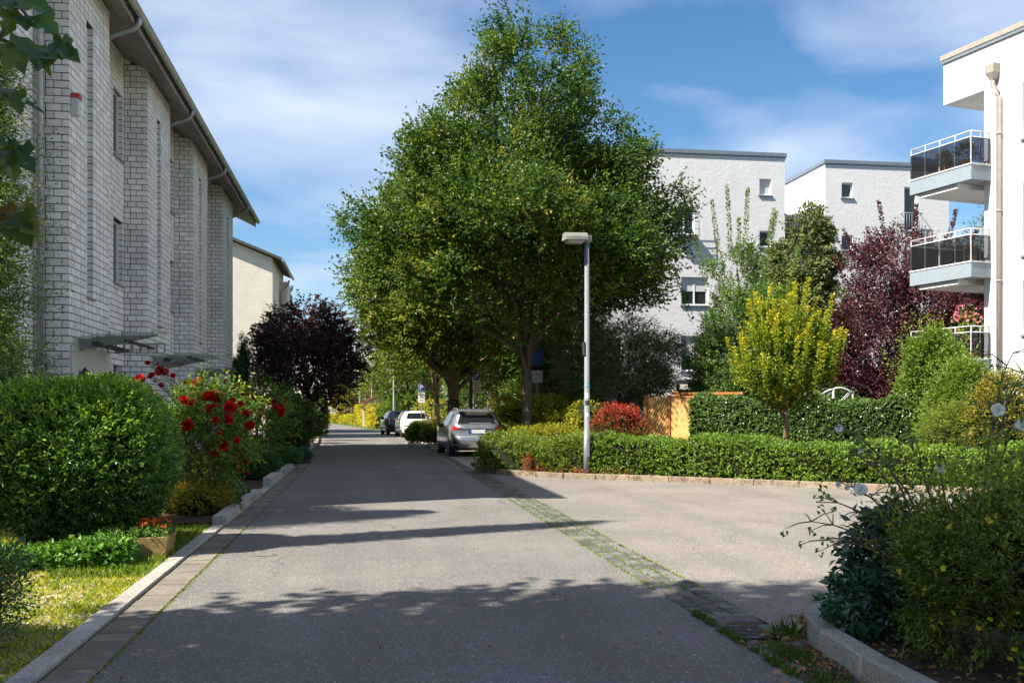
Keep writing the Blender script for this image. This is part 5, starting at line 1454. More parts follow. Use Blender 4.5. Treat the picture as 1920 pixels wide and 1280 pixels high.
def car(name, label, loc, rz, levels, Wd, paint, wheel_y, wr, kindc):
    """levels: (z, rear y, front y, half width); plan section = rounded rectangle. y points forward, rear at 0"""
    t = thing(name, label, 'car', loc, rz)
    N_ = 64
    lz = np.array([l[0] for l in levels])
    def sec(z, a, off=0.0):
        r0, f0, w0 = (np.interp(z, lz, [l[k] for l in levels]) for k in (1, 2, 3))
        c, s = math.cos(a), math.sin(a); e = .34
        cx_ = math.copysign(abs(c)**e, c); sy_ = math.copysign(abs(s)**e, s)
        yc, hy = (r0+f0)/2, (f0-r0)/2
        # corners in plan rounder at the rear and front ends
        n_ = Vector((c, s)).normalized()
        return (cx_*w0*(1-.05*max(0, abs(sy_)-.8)/.2)+n_.x*off, yc+sy_*hy+n_.y*off, z)
    zs = []
    for a, b in zip(lz[:-1], lz[1:]):
        k = max(1, int(round((b-a)/.055))); zs += list(np.linspace(a, b, k, endpoint=False))
    zs.append(lz[-1])
    V = [sec(z, 2*math.pi*(j+.5)/N_) for z in zs for j in range(N_)]
    Fq = [(i*N_+j, i*N_+(j+1) % N_, (i+1)*N_+(j+1) % N_, (i+1)*N_+j) for i in range(len(zs)-1) for j in range(N_)]
    n_ = len(zs)
    Fq += [tuple(range((n_-1)*N_, n_*N_)), tuple(range(N_-1, -1, -1))]
    me = bpy.data.meshes.new('body'); me.from_pydata(V, [], Fq); me.polygons.foreach_set('use_smooth', [True]*len(Fq)); me.materials.append(paint); me.update()
    body = link(bpy.data.objects.new('body', me), t)
    ed = body.modifiers.new('split', 'EDGE_SPLIT'); ed.split_angle = R(42)
    def patch(name, z0, z1, a0, a1, off, mat, par=None, nz=5, na=12, z0b=None, z1b=None):
        """piece of skin a little outside the body; a in degrees, -90 = rear centre; z range may taper from a0 to a1"""
        z0b = z0 if z0b is None else z0b; z1b = z1 if z1b is None else z1b
        m = MB(); G = []
        for i in range(nz+1):
            for j in range(na+1):
                f = j/na; zz = (z0+(z0b-z0)*f)+((z1+(z1b-z1)*f)-(z0+(z0b-z0)*f))*i/nz
                G.append(sec(zz, R(a0+(a1-a0)*f), off))
        for i in range(nz):
            for j in range(na):
                q = [G[i*(na+1)+j], G[i*(na+1)+j+1], G[(i+1)*(na+1)+j+1], G[(i+1)*(na+1)+j]]
                m.poly(q, True)
        return m.build(name, mat, par or t)
    for sx in (-1, 1):
        for wy in wheel_y:
            x0 = sx*(Wd/2-.24); x1 = sx*(Wd/2-.035)
            ar = MB(); ar.tube([(sx*(Wd/2-.24), wy, wr), (sx*(Wd/2-.025), wy, wr)], wr+.05, 24); ar.build('wheel_arch', M_CDARK, t)
            wh = MB().tube([(x0, wy, wr), (x0+sx*.02, wy, wr), (x1-sx*.02, wy, wr), (x1+sx*.012, wy, wr)], [wr-.02, wr, wr, wr-.03], 24).build('wheel', M_TYRE, t)
            MB().tube([(x1, wy, wr), (x1+sx*.016, wy, wr)], [wr*.66, wr*.62], 20).build('rim', M_RIM, wh)
            q = MB()
            for k in range(5):
                a = k*2*math.pi/5; q.obox((x1+sx*.018, wy+math.cos(a)*wr*.36, wr+math.sin(a)*wr*.36), (.004, 0, 0), (0, -math.sin(a)*.045, math.cos(a)*.045), (0, math.cos(a)*wr*.2, math.sin(a)*wr*.2))
            q.build('rim_gap', M_CDARK, wh)
        q = MB(); my = levels[-1][2]-.35 if kindc != 'hatch' else levels[-1][2]-.25
        q.obox((sx*(Wd/2+.10), my, 1.02), (.10, 0, 0), (0, .06, 0), (0, 0, .075)); q.obox((sx*(Wd/2-.01), my+.02, .99), (.04, 0, 0), (0, .03, 0), (0, 0, .02)); q.build('mirror', M_CDARK if kindc == 'suv' else paint, t, .02)
    return t, sec, patch
# silver-grey crossover
LV = [(.20, .10, 4.28, .80), (.30, .03, 4.36, .87), (.42, -.02, 4.40, .905), (.58, -.03, 4.42, .912), (.66, .03, 4.42, .912), (.82, .06, 4.40, .91), (.95, .05, 4.30, .90), (1.02, .10, 3.95, .885), (1.06, .15, 3.15, .87), (1.20, .27, 2.90, .80), (1.38, .40, 2.55, .72), (1.49, .34, 2.30, .665), (1.545, .42, 2.1, .60), (1.575, .6, 1.9, .48)]
bt, sec, patch = car('parked_car', 'silver-grey crossover car with a roof spoiler parked nearest the camera', (3.68, 32.55, .005), R(3.0), LV, 1.82, M_CGREY, (.82, 3.50), .34, 'suv')
patch('rear_window', 1.08, 1.44, -118, -62, .006, M_CGLASS)
for s in (0, 1):
    f = (lambda a: a) if s == 0 else (lambda a: 180-a)
    patch('side_window', 1.08, 1.42, f(-18), f(26), .005, M_CGLASS)
    patch('tail_light', .90, 1.005, f(-42), f(-62), .012, M_TAIL, None, 5, 12, .885, 1.0)
    patch('tail_light_inner', .905, .985, f(-62.5), f(-74), .011, M_TAILD, None, 4, 8, .92, .955)
    patch('reflector_vent', .44, .60, f(-46), f(-61), .008, M_CDARK, None, 4, 8, .40, .48)
    patch('side_sill', .22, .36, f(-25), f(25), .006, M_CDARK)
patch('lower_bumper', .215, .36, -140, -40, .008, M_CDARK)
patch('bumper_insert', .30, .40, -115, -65, .010, M_CGREY)
patch('lid_seam', .905, .925, -106, -74, .006, M_CDARK)
patch('tailgate_lip', .655, .675, -130, -50, .007, M_ZINCPALE)
patch('rear_wiper', 1.10, 1.115, -92, -78, .02, M_ZINC)
pl = MB(); pl.box(-.26, .26, .036, .044, .775, .895); plate = pl.build('number_plate', M_SIGNWHITE, bt); MB().box(-.26, -.215, .033, .0355, .777, .893).build('blue_band', M_SIGNBLUE, plate)
MB().box(-.30, .30, .046, .07, .76, .91).build('plate_recess', M_CDARK, bt)
q = MB(); q.poly([(.052*math.cos(k*.2618), .035, .975+.052*math.sin(k*.2618)) for k in range(24)]); rd = q.build('emblem', M_CDARK, bt)
for k, mt in enumerate((M_SIGNBLUE, M_SIGNWHITE, M_SIGNBLUE, M_SIGNWHITE)):
    a0 = k*math.pi/2; MB().poly([(0, .033, .975)]+[(.036*math.cos(a0+j*math.pi/10), .033, .975+.036*math.sin(a0+j*math.pi/10)) for j in range(6)]).build('emblem_quarter', mt, rd)
q = MB(); q.box(-.60, .60, .27, .62, 1.488, 1.515); q.build('roof_spoiler', M_CGREY, bt, .012)
for sx in (-1, 1): MB().tube([(sx*.56, .75, 1.545), (sx*.56, .85, 1.585), (sx*.54, 1.9, 1.59), (sx*.54, 2.0, 1.55)], .014, 6).build('roof_rail', M_ZINC, bt)
patch('windscreen', 1.08, 1.42, 62, 118, .005, M_CGLASS)
MB().tube([(.2, 1.0, 1.57), (.2, .93, 1.63)], [.03, .008], 6).build('aerial_fin', M_CGREY, bt)
# white hatchback
LV2 = [(.18, .10, 3.95, .74), (.28, .02, 4.02, .82), (.45, -.03, 4.05, .842), (.58, -.03, 4.05, .845), (.66, .03, 4.04, .845), (.82, .05, 4.0, .84), (.93, .07, 3.85, .835), (.99, .10, 3.3, .82), (1.15, .18, 3.0, .76), (1.32, .27, 2.55, .68), (1.42, .30, 2.3, .635), (1.47, .40, 2.1, .56), (1.49, .6, 1.9, .44)]
wt_, sec, patch = car('parked_car', 'white hatchback with tall upright tail lights parked in the sun', (2.86, 55.9, .005), R(4.5), LV2, 1.69, M_CWHITE, (.70, 3.21), .30, 'hatch')
patch('rear_window', 1.04, 1.36, -112, -68, .006, M_CGLASS)
for s in (0, 1):
    f = (lambda a: a) if s == 0 else (lambda a: 180-a)
    patch('side_window', 1.03, 1.36, f(-20), f(28), .005, M_CGLASS)
    patch('tail_light', 1.0, 1.36, f(-46), f(-63), .009, M_TAILP)
    patch('reflector', .36, .42, f(-52), f(-64), .009, M_TAIL)
    patch('side_rub_strip', .52, .57, f(-25), f(25), .006, M_CDARK)
patch('bumper_strip', .60, .665, -128, -52, .008, M_CDARK)
patch('lower_bumper', .19, .28, -120, -60, .007, M_CDARK)
q = MB(); q.poly([(.055*math.cos(k*.2618), .038, .86+.055*math.sin(k*.2618)) for k in range(24)]); q.build('emblem', M_TAILD, wt_)
patch('windscreen', 1.05, 1.36, 62, 118, .005, M_CGLASS)
# dark car in front of it
LV3 = [(.18, .10, 4.1, .78), (.28, .02, 4.18, .86), (.45, -.03, 4.2, .885), (.62, -.02, 4.2, .89), (.82, .05, 4.18, .885), (.93, .08, 4.05, .875), (1.0, .12, 3.3, .86), (1.15, .2, 3.0, .80), (1.34, .32, 2.55, .70), (1.44, .36, 2.3, .65), (1.49, .45, 2.1, .58), (1.51, .65, 1.9, .45)]
kt, sec, patch = car('parked_car', 'dark blue-black car mostly hidden behind the white hatchback', (2.25, 61.6, .005), R(6), LV3, 1.78, M_CBLACK, (.75, 3.35), .31, 'suv')
patch('rear_window', 1.06, 1.38, -112, -68, .006, M_CGLASS); patch('windscreen', 1.06, 1.38, 62, 118, .005, M_CGLASS)
for s in (0, 1):
    f = (lambda a: a) if s == 0 else (lambda a: 180-a)
    patch('side_window', 1.04, 1.38, f(-20), f(28), .005, plain('light_glass', (.3, .34, .38), .05, .8, 0, .05, 2, 0) if s else M_CGLASS)
    patch('tail_light', .85, .98, f(-44), f(-62), .009, M_TAIL)
# ================================================================== TREES
def pos(px, d, z=0.0):
    """ground position on the sight line px at distance d"""
    r = (px-960)/1867*d
    return (d*math.sin(TH)+r*math.cos(TH), d*math.cos(TH)-r*math.sin(TH), z)
tree('street_tree', 'large conical green street tree directly behind the grey street lamp', pos(988, 34.0, .05),
     [(4.2, 1.71), (5.1, 3.80), (6.1, 4.94), (7.6, 5.32), (8.8, 4.27), (9.9, 3.70), (10.7, 3.18), (11.8, 2.66), (12.8, 2.09), (13.7, 1.57), (14.8, 1.04), (15.7, 0.28)],
     2.9, .185, 240, .84, 17500, L_TREE, k=9, L=.14, W=.08, tw=.72, seed=3, limbs=46, up=.45, leaders=4, inner=.42, tip_tint=.06, tint=(.0, .75), dents=.2, ysq=.72)
tree('street_tree', 'second green street tree with several thick trunks behind the silver-grey car', pos(850, 42.5, .05),
     [(3.5, 1.71), (4.5, 3.52), (5.7, 4.46), (7, 4.18), (8.5, 3.61), (10, 3.04), (11, 2.18), (12, 1.14), (12.8, 0.28)],
     1.9, .30, 240, .9, 13000, L_TREE2, k=9, L=.155, W=.09, tw=.75, seed=8, limbs=44, up=.4, leaders=5, inner=.4, tip_tint=.08, tint=(.0, .75), dents=.14, ysq=.85)
tree('street_tree', 'slender street tree with a thin leaning trunk beside the white car', pos(819, 54, .05),
     [(3.2, 1.8), (4.5, 3.2), (6.5, 3.4), (8.5, 2.6), (10.0, .6)], 2.2, .15, 80, 1.0, 3800, L_TREE2, k=8, L=.17, W=.10, tw=.6, seed=12, limbs=20, leaders=3, tint=(.05, .9))
tree('garden_tree', 'bright green leafy tree behind the small parking sign', pos(765, 82), [(.9, 2.2), (2.5, 3.2), (4.5, 3.3), (6.5, 2.7), (8.2, .8)], 1.0, .16, 80, 1.1, 3600, L_LIME, k=8, L=.19, W=.10, tw=.6, seed=14, limbs=14, tint=(.0, .8), inner=.3)
tree('garden_tree', 'dense mid-green tree between the two street trees', pos(928, 50), [(1.0, 1.8), (2.8, 2.8), (4.6, 2.9), (6.4, 1.8), (7.5, .5)], 1.2, .15, 80, 1.0, 3600, L_MID, k=8, L=.15, W=.09, tw=.55, seed=15, limbs=16, tint=(.1, 1), inner=.3)
tree('garden_tree', 'green tree with pale gaps right of the big trunk', pos(1040, 39.8), [(1.0, 1.3), (2.2, 2.1), (3.6, 2.2), (4.8, 1.6), (5.6, .4)], 1.5, .10, 70, .9, 4200, L_LIME, k=8, L=.11, W=.07, tw=.5, seed=16, limbs=16, tint=(.0, .6), inner=.3)
tree('garden_tree', 'olive-brown spreading tree at the far street end', pos(668, 117), [(.8, 2.0), (2.5, 3.4), (4.5, 3.0), (6.2, 1.8), (7.4, .4)], 1.0, .2, 60, 1.1, 2000, L_AZAL, k=7, L=.22, W=.13, tw=.7, seed=17, limbs=14, tint=(.0, .55), inner=.3)
tree('garden_tree', 'dark leafy tree far left above the street bend', pos(612, 140), [(1.0, 2.0), (3.5, 4.0), (6, 3.6), (8.0, 1.0)], 1.5, .2, 50, 1.3, 1500, L_MID, k=7, L=.25, W=.15, tw=.8, seed=18, limbs=10, inner=.3)
tree('garden_tree', 'grey-green small-leaved tree with a drooping round crown beside the board fence', pos(1160, 34.6, .05), [(1.8, 1.2), (2.4, 1.95), (3.2, 2.2), (4.0, 1.85), (4.7, .5)], 1.9, .09, 110, .58, 7500, L_PEAR, k=9, L=.07, W=.034, tw=.38, seed=21, limbs=24, up=-.1, tint=(.0, .95), inner=.35, flat=.5)
sp = [(1.15*math.cos(a)*r, 1.0*math.sin(a)*r, z*.84, l*.86) for a, r, z, l in ((.3, .9, 7.0, 2.7), (1.8, .4, 7.6, 3.1), (2.6, .9, 6.4, 2.4), (3.6, .7, 7.2, 2.6), (5.2, .9, 6.8, 2.6), (.2, .2, 7.8, 2.6), (6.0, 1.2, 5.8, 2.8), (2.9, 1.3, 5.2, 2.2), (4.4, .5, 7.0, 2.1), (1.0, 1.1, 6.2, 2.4))]
tree('garden_tree', 'upright green tree with long spiky top shoots before the white block', pos(1385, 32.5), [(.4, 1.0), (1.6, 1.55), (3.2, 1.6), (4.6, 1.25), (5.8, .9), (6.8, .4)], .8, .14, 110, .46, 6000, L_SPIKY, k=9, L=.088, W=.05, tw=.42, seed=22, limbs=26, up=.8, tint=(.15, 1.0), inner=.3, spikes=sp, spike_k=36, leaders=4)
tree('garden_conifer', 'dense olive-green rounded conifer between the spiky tree and the plum', pos(1503, 37.5), [(1.2, 1.2), (3.0, 1.55), (5.0, 1.5), (7.0, 1.35), (8.3, .95), (9.1, .35)], 1.0, .14, 140, .55, 9000, L_CYP, k=8, L=.11, W=.07, tw=.28, seed=23, limbs=16, up=-.05, tint=(.0, .9), inner=.5, flat=.5)
rg = random.Random(3); sp = []
for q in range(60):
    a = q*2.4; r_ = .10+1.15*math.sqrt((q+.5)/60); sp.append((r_*math.cos(a), r_*math.sin(a), 4.05-1.7*r_+rg.uniform(-.35, .35), rg.uniform(.8, 1.55)))
tree('garden_tree', 'golden-yellow tipped small tree on a straight trunk between the hedges', pos(1472, 25.0, .05), [(1.3, .3), (1.8, .75), (2.4, 1.0), (3.0, .95), (3.8, .65), (4.6, .2)], 1.5, .062, 100, .34, 3600, L_GOLD, k=9, L=.075, W=.045, tw=.30, seed=24, limbs=28, up=1.0, tint=(.0, .42), inner=.3, spikes=sp, spike_w=.15, tip_tint=.38, barkm=M_BARK2)
sp = [(2.0*math.cos(a)*r, 2.0*math.sin(a)*r, z, l) for a, r, z, l in ((3.0, .9, 6.6, 1.5), (3.4, .5, 7.0, 1.9), (4.4, .4, 7.0, 1.7), (5.4, .6, 6.9, 1.6), (6.1, .9, 6.5, 1.6), (.4, .8, 6.5, 1.5), (2.2, .6, 6.8, 1.5), (0, .1, 7.2, 1.5), (3.2, 1.15, 5.6, 1.5))]
tree('plum_tree', 'dark purple-leaved plum tree behind the balconies', pos(1705, 35.5), [(.6, 2.3), (2.0, 3.1), (4.0, 3.2), (5.6, 2.9), (6.8, 2.2), (7.8, 1.0)], 1.2, .14, 170, .75, 13500, L_PLUM, k=9, L=.095, W=.06, tw=.42, seed=25, limbs=26, up=.6, tint=(.0, .95), inner=.35, spikes=sp, spike_k=24)
tree('garden_tree', 'far green tree top showing between balcony and plum', pos(1850, 62), [(3, 2.5), (7, 3.2), (11, 2.6), (14.2, .6)], 2.5, .2, 70, 1.1, 2200, L_TREE2, k=8, L=.15, W=.09, tw=.6, seed=26, limbs=10, inner=.3)
tree('maple_tree', 'dark red-leaved small maple over the left kerb', pos(574, 41, .03), [(1.9, 1.2), (2.5, 2.1), (3.4, 2.4), (4.3, 2.2), (5.2, 1.5), (5.9, .4)], 1.5, .10, 110, .7, 3300, L_MAPLE, k=8, L=.13, W=.09, tw=.42, seed=27, limbs=26, up=.15, tint=(.0, .85), inner=.3, flat=.9)
# conifer at the left edge
t = thing('conifer', 'feathery light green conifer at the left picture edge', 'tree', (-5.0, 13.1, 0))
lv = Leaves(); n = 10500
zz = rng.uniform(.6, 6.9, n)**1.0; ph = rng.uniform(0, 6.283, n)
rr_ = np.interp(zz, [.5, 2, 4, 5.6, 7.2], [.95, 1.0, .95, .75, .06])*(.55+.5*rng.random(n))*(1+.25*np.sin(zz*7+ph*2))
P = np.stack([rr_*np.cos(ph)*.4, rr_*np.sin(ph)*.4, zz], 1); o_ = np.stack([np.cos(ph), np.sin(ph), np.zeros(n)], 1)
sprays(lv, P, o_+UP*.35+rnd(n)*.25, rr_*.75, 16, .05, .018, rng.uniform(.1, .75, n), spread=.8, flat=.2, tip_tint=.3)
lv.build('crown', L_CONIF, t)
MB().tube([(0, 0, -.05), (0, 0, 3), (.05, 0, 7)], [.12, .09, .02], 8).build('trunk', M_BARK2, t)
shrub('shadow_cypress', 'unseen slim columnar cypress added outside the left picture edge for its shadow', 'conifer', (-5.4, 10.35, 0), (.36, .36, 9.8), 1500, L_YEW, k=7, L=.10, W=.035, tw=.28, seed=39, up=1.4, tint=(0, .4))  # unseen tree, added to cast the thin shadow tip across the road
# tall tree left of the camera: only its shade and one low branch reach the picture
BT = tree('tall_tree', 'tall tree left of the view, its low branch hanging in the top left corner', (-6.2, 3.3, 0),
     [(2.4, 2.2), (3.4, 3.2), (5.0, 3.2), (7.5, 2.9), (10, 2.6), (13, 2.2), (16, 1.5), (18, .3)], 2.2, .24, 220, 1.05, 6800, L_BIG, k=8, L=.20, W=.15, tw=.6, seed=31, limbs=40, inner=.1, tint=(.0, .85), lean=(0, -2.3))
def lobed(lv_v, lv_f, tint_l, p, d, n, s, tn):
    d = Vector(d).normalized(); n = Vector(n); sd = n.cross(d).normalized(); n = d.cross(sd)
    out = [(0, 0), (.16, .30), (.10, .55), (.42, .46), (.50, .22), (.66, .30), (1.0, 0)]
    k = len(lv_v); up_ = [(x, y) for x, y in out]; dn = [(x, -y) for x, y in out[1:-1]][::-1]
    pts = up_+dn
    for x, y in pts: lv_v.append(tuple(Vector(p)+d*(x*s)+sd*(y*s)+n*(abs(y)*s*.25-x*x*s*.15)))
    m_ = len(lv_v); lv_v.append(tuple(Vector(p)+d*(.38*s)))
    for i in range(len(pts)): lv_f.append((m_, k+i, k+(i+1) % len(pts))); tint_l.append(tn)
V_, F_, T_ = [], [], []
brl = MB(); B0 = Vector(BT.location)
br = random.Random(4)
for (pts, nl) in ((p_, int(n_*1.8)) for p_, n_ in (((( -80, 60, 4.7), (-10, 70, 4.5), (60, 95, 4.35), (100, 120, 4.3)), 10), (((-90, -60, 4.6), (10, -20, 4.5), (50, 30, 4.4)), 7), (((-70, 230, 4.6), (-20, 270, 4.5), (20, 300, 4.4)), 7), (((-60, 380, 4.6), (0, 400, 4.5), (40, 410, 4.4)), 6), (((-80, 140, 4.9), (-20, 160, 4.8), (30, 190, 4.7)), 5))):
    P3 = []
    for px, py, d in pts:
        x, y, _ = pos(px, d); P3.append(Vector((x, y, 1.55+(768-py)/1867*d))-B0)
    brl.tube(P3, [.012, .009, .006, .004][:len(P3)], 6)
    for i in range(nl):
        f = (i+.6)/nl*(len(P3)-1); a = int(f); q = P3[a].lerp(P3[min(a+1, len(P3)-1)], f-a)
        d = Vector((br.uniform(-.3, 1), br.uniform(-.8, .3), br.uniform(-1.1, .0))); n_ = Vector((br.uniform(-.5, .5), -1+br.uniform(-.4, .6), br.uniform(.1, 1)))
        lobed(V_, F_, T_, q+Vector((br.uniform(-.05, .05), br.uniform(-.06, .06), br.uniform(-.03, .04))), d, n_, br.uniform(.10, .165), min(1, abs(br.gauss(.35, .35))))
me = np_mesh('low_branch_leaves', V_, F_); at_ = me.attributes.new('tint', 'FLOAT', 'FACE'); at_.data.foreach_set('value', np.clip(np.array(T_, dtype=np.float32), 0, 1)); me.materials.append(L_BIG)
lo = link(bpy.data.objects.new('low_branch_leaves', me), BT)
brl.v = [(v) for v in brl.v]; brl.build('low_branch', M_BARK, BT)

# ================================================================== LEFT GARDENS
shrub('clipped_bush', 'large boxy clipped evergreen bush at the left kerb', 'bush', (-3.10, 11.55, .02), (.95, .82, 1.84), 7000, L_YEW, k=8, L=.058, W=.02, tw=.14, seed=2, expo=2.9, up=.5, core=.88, tint=(.0, .6), amp=.07, tip_tint=.25, tophi=.34, undercut=.38, flat=1.0)  # tophi paints the sunlit lime of the top into the leaf tint
# ivy strip below it
def cover(name, label, path, width, h, n, mat, **k):
    return hedge(name, label, path, width, h, n, mat, **k)
t = hedge('ivy_strip', 'low bright ivy strip in front of the clipped bush', [(-5.2, 10.15), (-3.6, 10.35), (-2.35, 10.45)], .55, .16, 2600, L_IVYBR, L=.06, W=.055, tw=.05, k=3, amp=.2, up=.6, top=.9, tint=(0, .8)); t['category'] = 'ivy'
t = hedge('ivy_patch', 'dark ivy patch spreading behind the raised left kerb', [(-2.45, 15.2), (-2.55, 17.0), (-2.75, 18.6)], .9, .17, 2600, L_IVY, L=.06, W=.05, tw=.05, k=3, amp=.2, up=.6, top=.9, z0=.03); t['category'] = 'ivy'
t = shrub('azalea', 'yellowing azalea bush before the red roses', 'bush', pos(372, 14.6, .02), (.50, .42, .46), 900, L_AZAL, k=6, L=.04, W=.02, tw=.10, seed=4, tint=(.1, .85))
t = shrub('azalea', 'small orange-brown azalea at the left picture edge', 'bush', pos(12, 13.2, .02), (.45, .4, .5), 500, L_AZAL, k=6, L=.04, W=.02, tw=.10, seed=5, tint=(.3, 1))
shrub('left_corner_shrub', 'dark small-leaved shrub twigs at the lower left picture edge', 'bush', pos(-38, 6.4), (.27, .3, .68), 420, L_IVY, k=9, L=.03, W=.016, tw=.22, seed=6, core=.5, tint=(0, .7))
def rose(name, label, loc, r, z0, z1, n, heads, mat=L_ROSE, petal=P_RED, fr=.105, pale=True):
    t = thing(name, label, 'rose bush', loc)
    lv = Leaves(); d = sphere_dirs(n, .15); zc_ = (z0+z1)/2
    P = np.array([0, 0, zc_])+d*np.array([r, r, (z1-z0)/2])*(.45+.6*rng.random(n))[:, None]*lump(d, 9, .2)[:, None]
    P = P[P[:, 2] > .1]; m_ = len(P); dd = unit(P-np.array([0, 0, zc_]))
    sprays(lv, P, dd+UP*.1+rnd(m_)*.4, .22, 7, .062, .04, rng.uniform(.0, .7, m_), flat=.9, spread=.9, tip_tint=.15); lv.build('foliage', mat, t)
    b = MB(); r3 = random.Random(int(loc[1]*10))
    for i in range(16):
        a = r3.uniform(0, 6.28); e = r3.uniform(.4, .9)
        b.tube(bez((r3.uniform(-.12, .12), r3.uniform(-.12, .12), -.02), (e*r*.35*math.cos(a), e*r*.35*math.sin(a), zc_*.5), (e*r*math.cos(a), e*r*math.sin(a), zc_+r3.uniform(-.2, .4)), 6), [.014, .012, .010, .009, .007, .005], 5)
        if i % 2 == 0: b.tube([(e*r*.4*math.cos(a), e*r*.4*math.sin(a), zc_*.55), (e*r*.8*math.cos(a+.9), e*r*.8*math.sin(a+.9), zc_*.8)], [.007, .004], 4)
    b.build('stems', M_TWIGPALE if pale else M_TWIG, t)
    L0 = Vector(loc)
    r6 = random.Random(2)
    heads = list(heads)+[(px+r6.uniform(-26, 26), py+r6.uniform(-16, 30), dd_+r6.uniform(-.3, .3), s*r6.uniform(.45, .8)) for px, py, dd_, s in heads for _ in (0, 1)]
    for (px, py, dd_, s) in heads:
        x, y, _ = pos(px, dd_); c = Vector((x, y, 1.55+(768-py)/1867*dd_))-L0
        flower(t, c, fr*s, petal)
        b2 = MB(); b2.tube(bez(tuple(c), (c.x*.8, c.y*.8, c.z-.12), (c.x*.55, c.y*.55, max(.1, c.z-.35)), 4), [.004, .005, .006, .006], 4); b2.build('flower_stalk', M_TWIG, t)
    return t
PET = np.array([[0, 0], [.28, .22], [.62, .46], [.92, .30], [1.0, 0], [.92, -.30], [.62, -.46], [.28, -.22]])
def flower(par, c, r, mat, face=None, rings=((6, -18, .8), (6, 12, 1.0), (6, 38, .9), (5, 60, .75), (4, 78, .62))):
    """double rose: rings of rounded cupped petals"""
    c = Vector(c); ax = Vector(face).normalized() if face is not None else Vector((rng.normal(0, .4), rng.normal(-.8, .35), .75)).normalized()
    V, F, T = [], [], []
    e1 = ax.orthogonal().normalized(); e2 = ax.cross(e1)
    for nn_, el, s_ in rings:
        ph0 = rng.random()*6
        for q in range(nn_):
            a = ph0+q*2*math.pi/nn_+rng.normal(0, .12); rad = e1*math.cos(a)+e2*math.sin(a); sd = ax.cross(rad)
            l_ = r*s_*rng.uniform(.88, 1.1); k = len(V); E_ = R(el+rng.normal(0, 6))
            for x, y in PET:
                b = E_+.7*(x-.4); V.append(tuple(c+rad*(l_*x*math.cos(E_))+sd*(l_*y*1.15)+ax*(l_*x*math.sin(E_)+l_*.18*(y*y*4)*.5+l_*.12*x*x-r*.15)))
            F.append(tuple(range(k, k+8))); T.append(rng.random())
    me = np_mesh('blossom', V, F); at_ = me.attributes.new('tint', 'FLOAT', 'FACE'); at_.data.foreach_set('value', np.array(T, dtype=np.float32)); me.materials.append(mat)
    return link(bpy.data.objects.new('blossom', me), par)
rose('rose_bush', 'sunlit red rose bush on pale stems behind the clipped bush', pos(385, 14.8, .03), .66, .5, 1.82, 1400,
     [(262, 711, 14.8, 1.2), (285, 703, 15.2, .8), (301, 695, 15.1, 1.1), (309, 697, 15.2, .9), (275, 727, 15.0, .7), (352, 717, 15.2, 1.0), (370, 719, 15.0, 1.3), (345, 749, 14.4, 1.0), (391, 744, 14.4, 1.4), (408, 750, 14.5, 1.0), (430, 764, 14.3, 1.4), (390, 766, 14.3, .9), (428, 786, 14.2, 1.1), (350, 797, 14.2, 1.4), (419, 834, 14.4, 1.3), (463, 776, 14.8, 1.2), (445, 778, 14.8, .9), (468, 797, 14.6, 1.1), (376, 744, 15.1, .9), (448, 852, 14.8, .8), (460, 865, 14.9, .8)], fr=.08)
rose('rose_bush', 'shaded dark-leaved red rose bush nearer the dark red tree', pos(487, 25.0, .03), .88, .5, 2.1, 1000,
     [(400, 725, 24.4, 1.6), (412, 734, 24.3, 1.3), (448, 731, 24.6, 1.6), (454, 737, 24.4, 1.2), (466, 746, 24.4, 1.2), (472, 749, 24.4, 1.3), (488, 751, 24.3, 1.4), (505, 755, 24.4, 1.1), (514, 752, 24.6, 1.0), (527, 770, 24.2, 1.4), (484, 782, 24.2, 1.1)], fr=.085, pale=False)
shrub('round_bush', 'rounded green shrub behind the shaded roses', 'bush', pos(545, 33, .03), (.72, .7, 1.95), 1700, L_MID, k=7, L=.06, W=.04, tw=.14, seed=7, tint=(.1, .7))
shrub('low_shrub', 'low dark mounded shrub by the bench-like kerb stone', 'bush', pos(478, 22.0, .03), (.52, .55, .62), 1300, L_YEW, k=7, L=.045, W=.018, tw=.10, seed=8, tint=(0, .5))
shrub('low_shrub', 'smaller mounded shrub beside the little shaded lawn', 'bush', pos(523, 26.2, .03), (.55, .5, .5), 1100, L_YEW, k=7, L=.05, W=.02, tw=.10, seed=9, tint=(.1, .7))
shrub('low_shrub', 'blue-green creeping juniper in front of the brown hedge', 'bush', pos(552, 29.0, .03), (.55, .5, .36), 900, L_LAUREL, k=8, L=.05, W=.014, tw=.18, seed=10, tint=(.2, .9))
hedge('brown_hedge', 'low red-brown hedge across the garden, nearer one', [(-4.6, 29.9), (-2.15, 29.9)], .4, .50, 1500, L_DARKHEDGE, L=.045, W=.03, tw=.08, coremat=M_COREP, z0=.03)
hedge('brown_hedge', 'low red-brown hedge across the garden, farther one', [(-4.6, 33.8), (-2.2, 33.8)], .4, .62, 1200, L_DARKHEDGE, L=.05, W=.035, tw=.08, coremat=M_COREP, z0=.03)
xy = np.stack([rng.uniform(-3.2, -2.05, 4000), rng.uniform(26.6, 29.4, 4000)], 1)
grass('shaded_lawn', 'small shaded green lawn behind the left kerb', xy, .10, L_DGRASS, .6, .02, z=.03)
for i, (px, h, lab) in enumerate(((430, 3.0, 'shortest dark columnar conifer at the brick row'), (443, 3.6, 'middle dark columnar conifer at the brick row'), (456, 4.3, 'tallest dark columnar conifer at the brick row'))):
    shrub('columnar_conifer', lab, 'conifer', pos(px, 35.5+i*.6, .03), (.24, .24, h), 800, L_YEW, k=7, L=.07, W=.022, tw=.16, seed=40+i, up=1.2, tint=(0, .35), group='dark conifers by the wall')
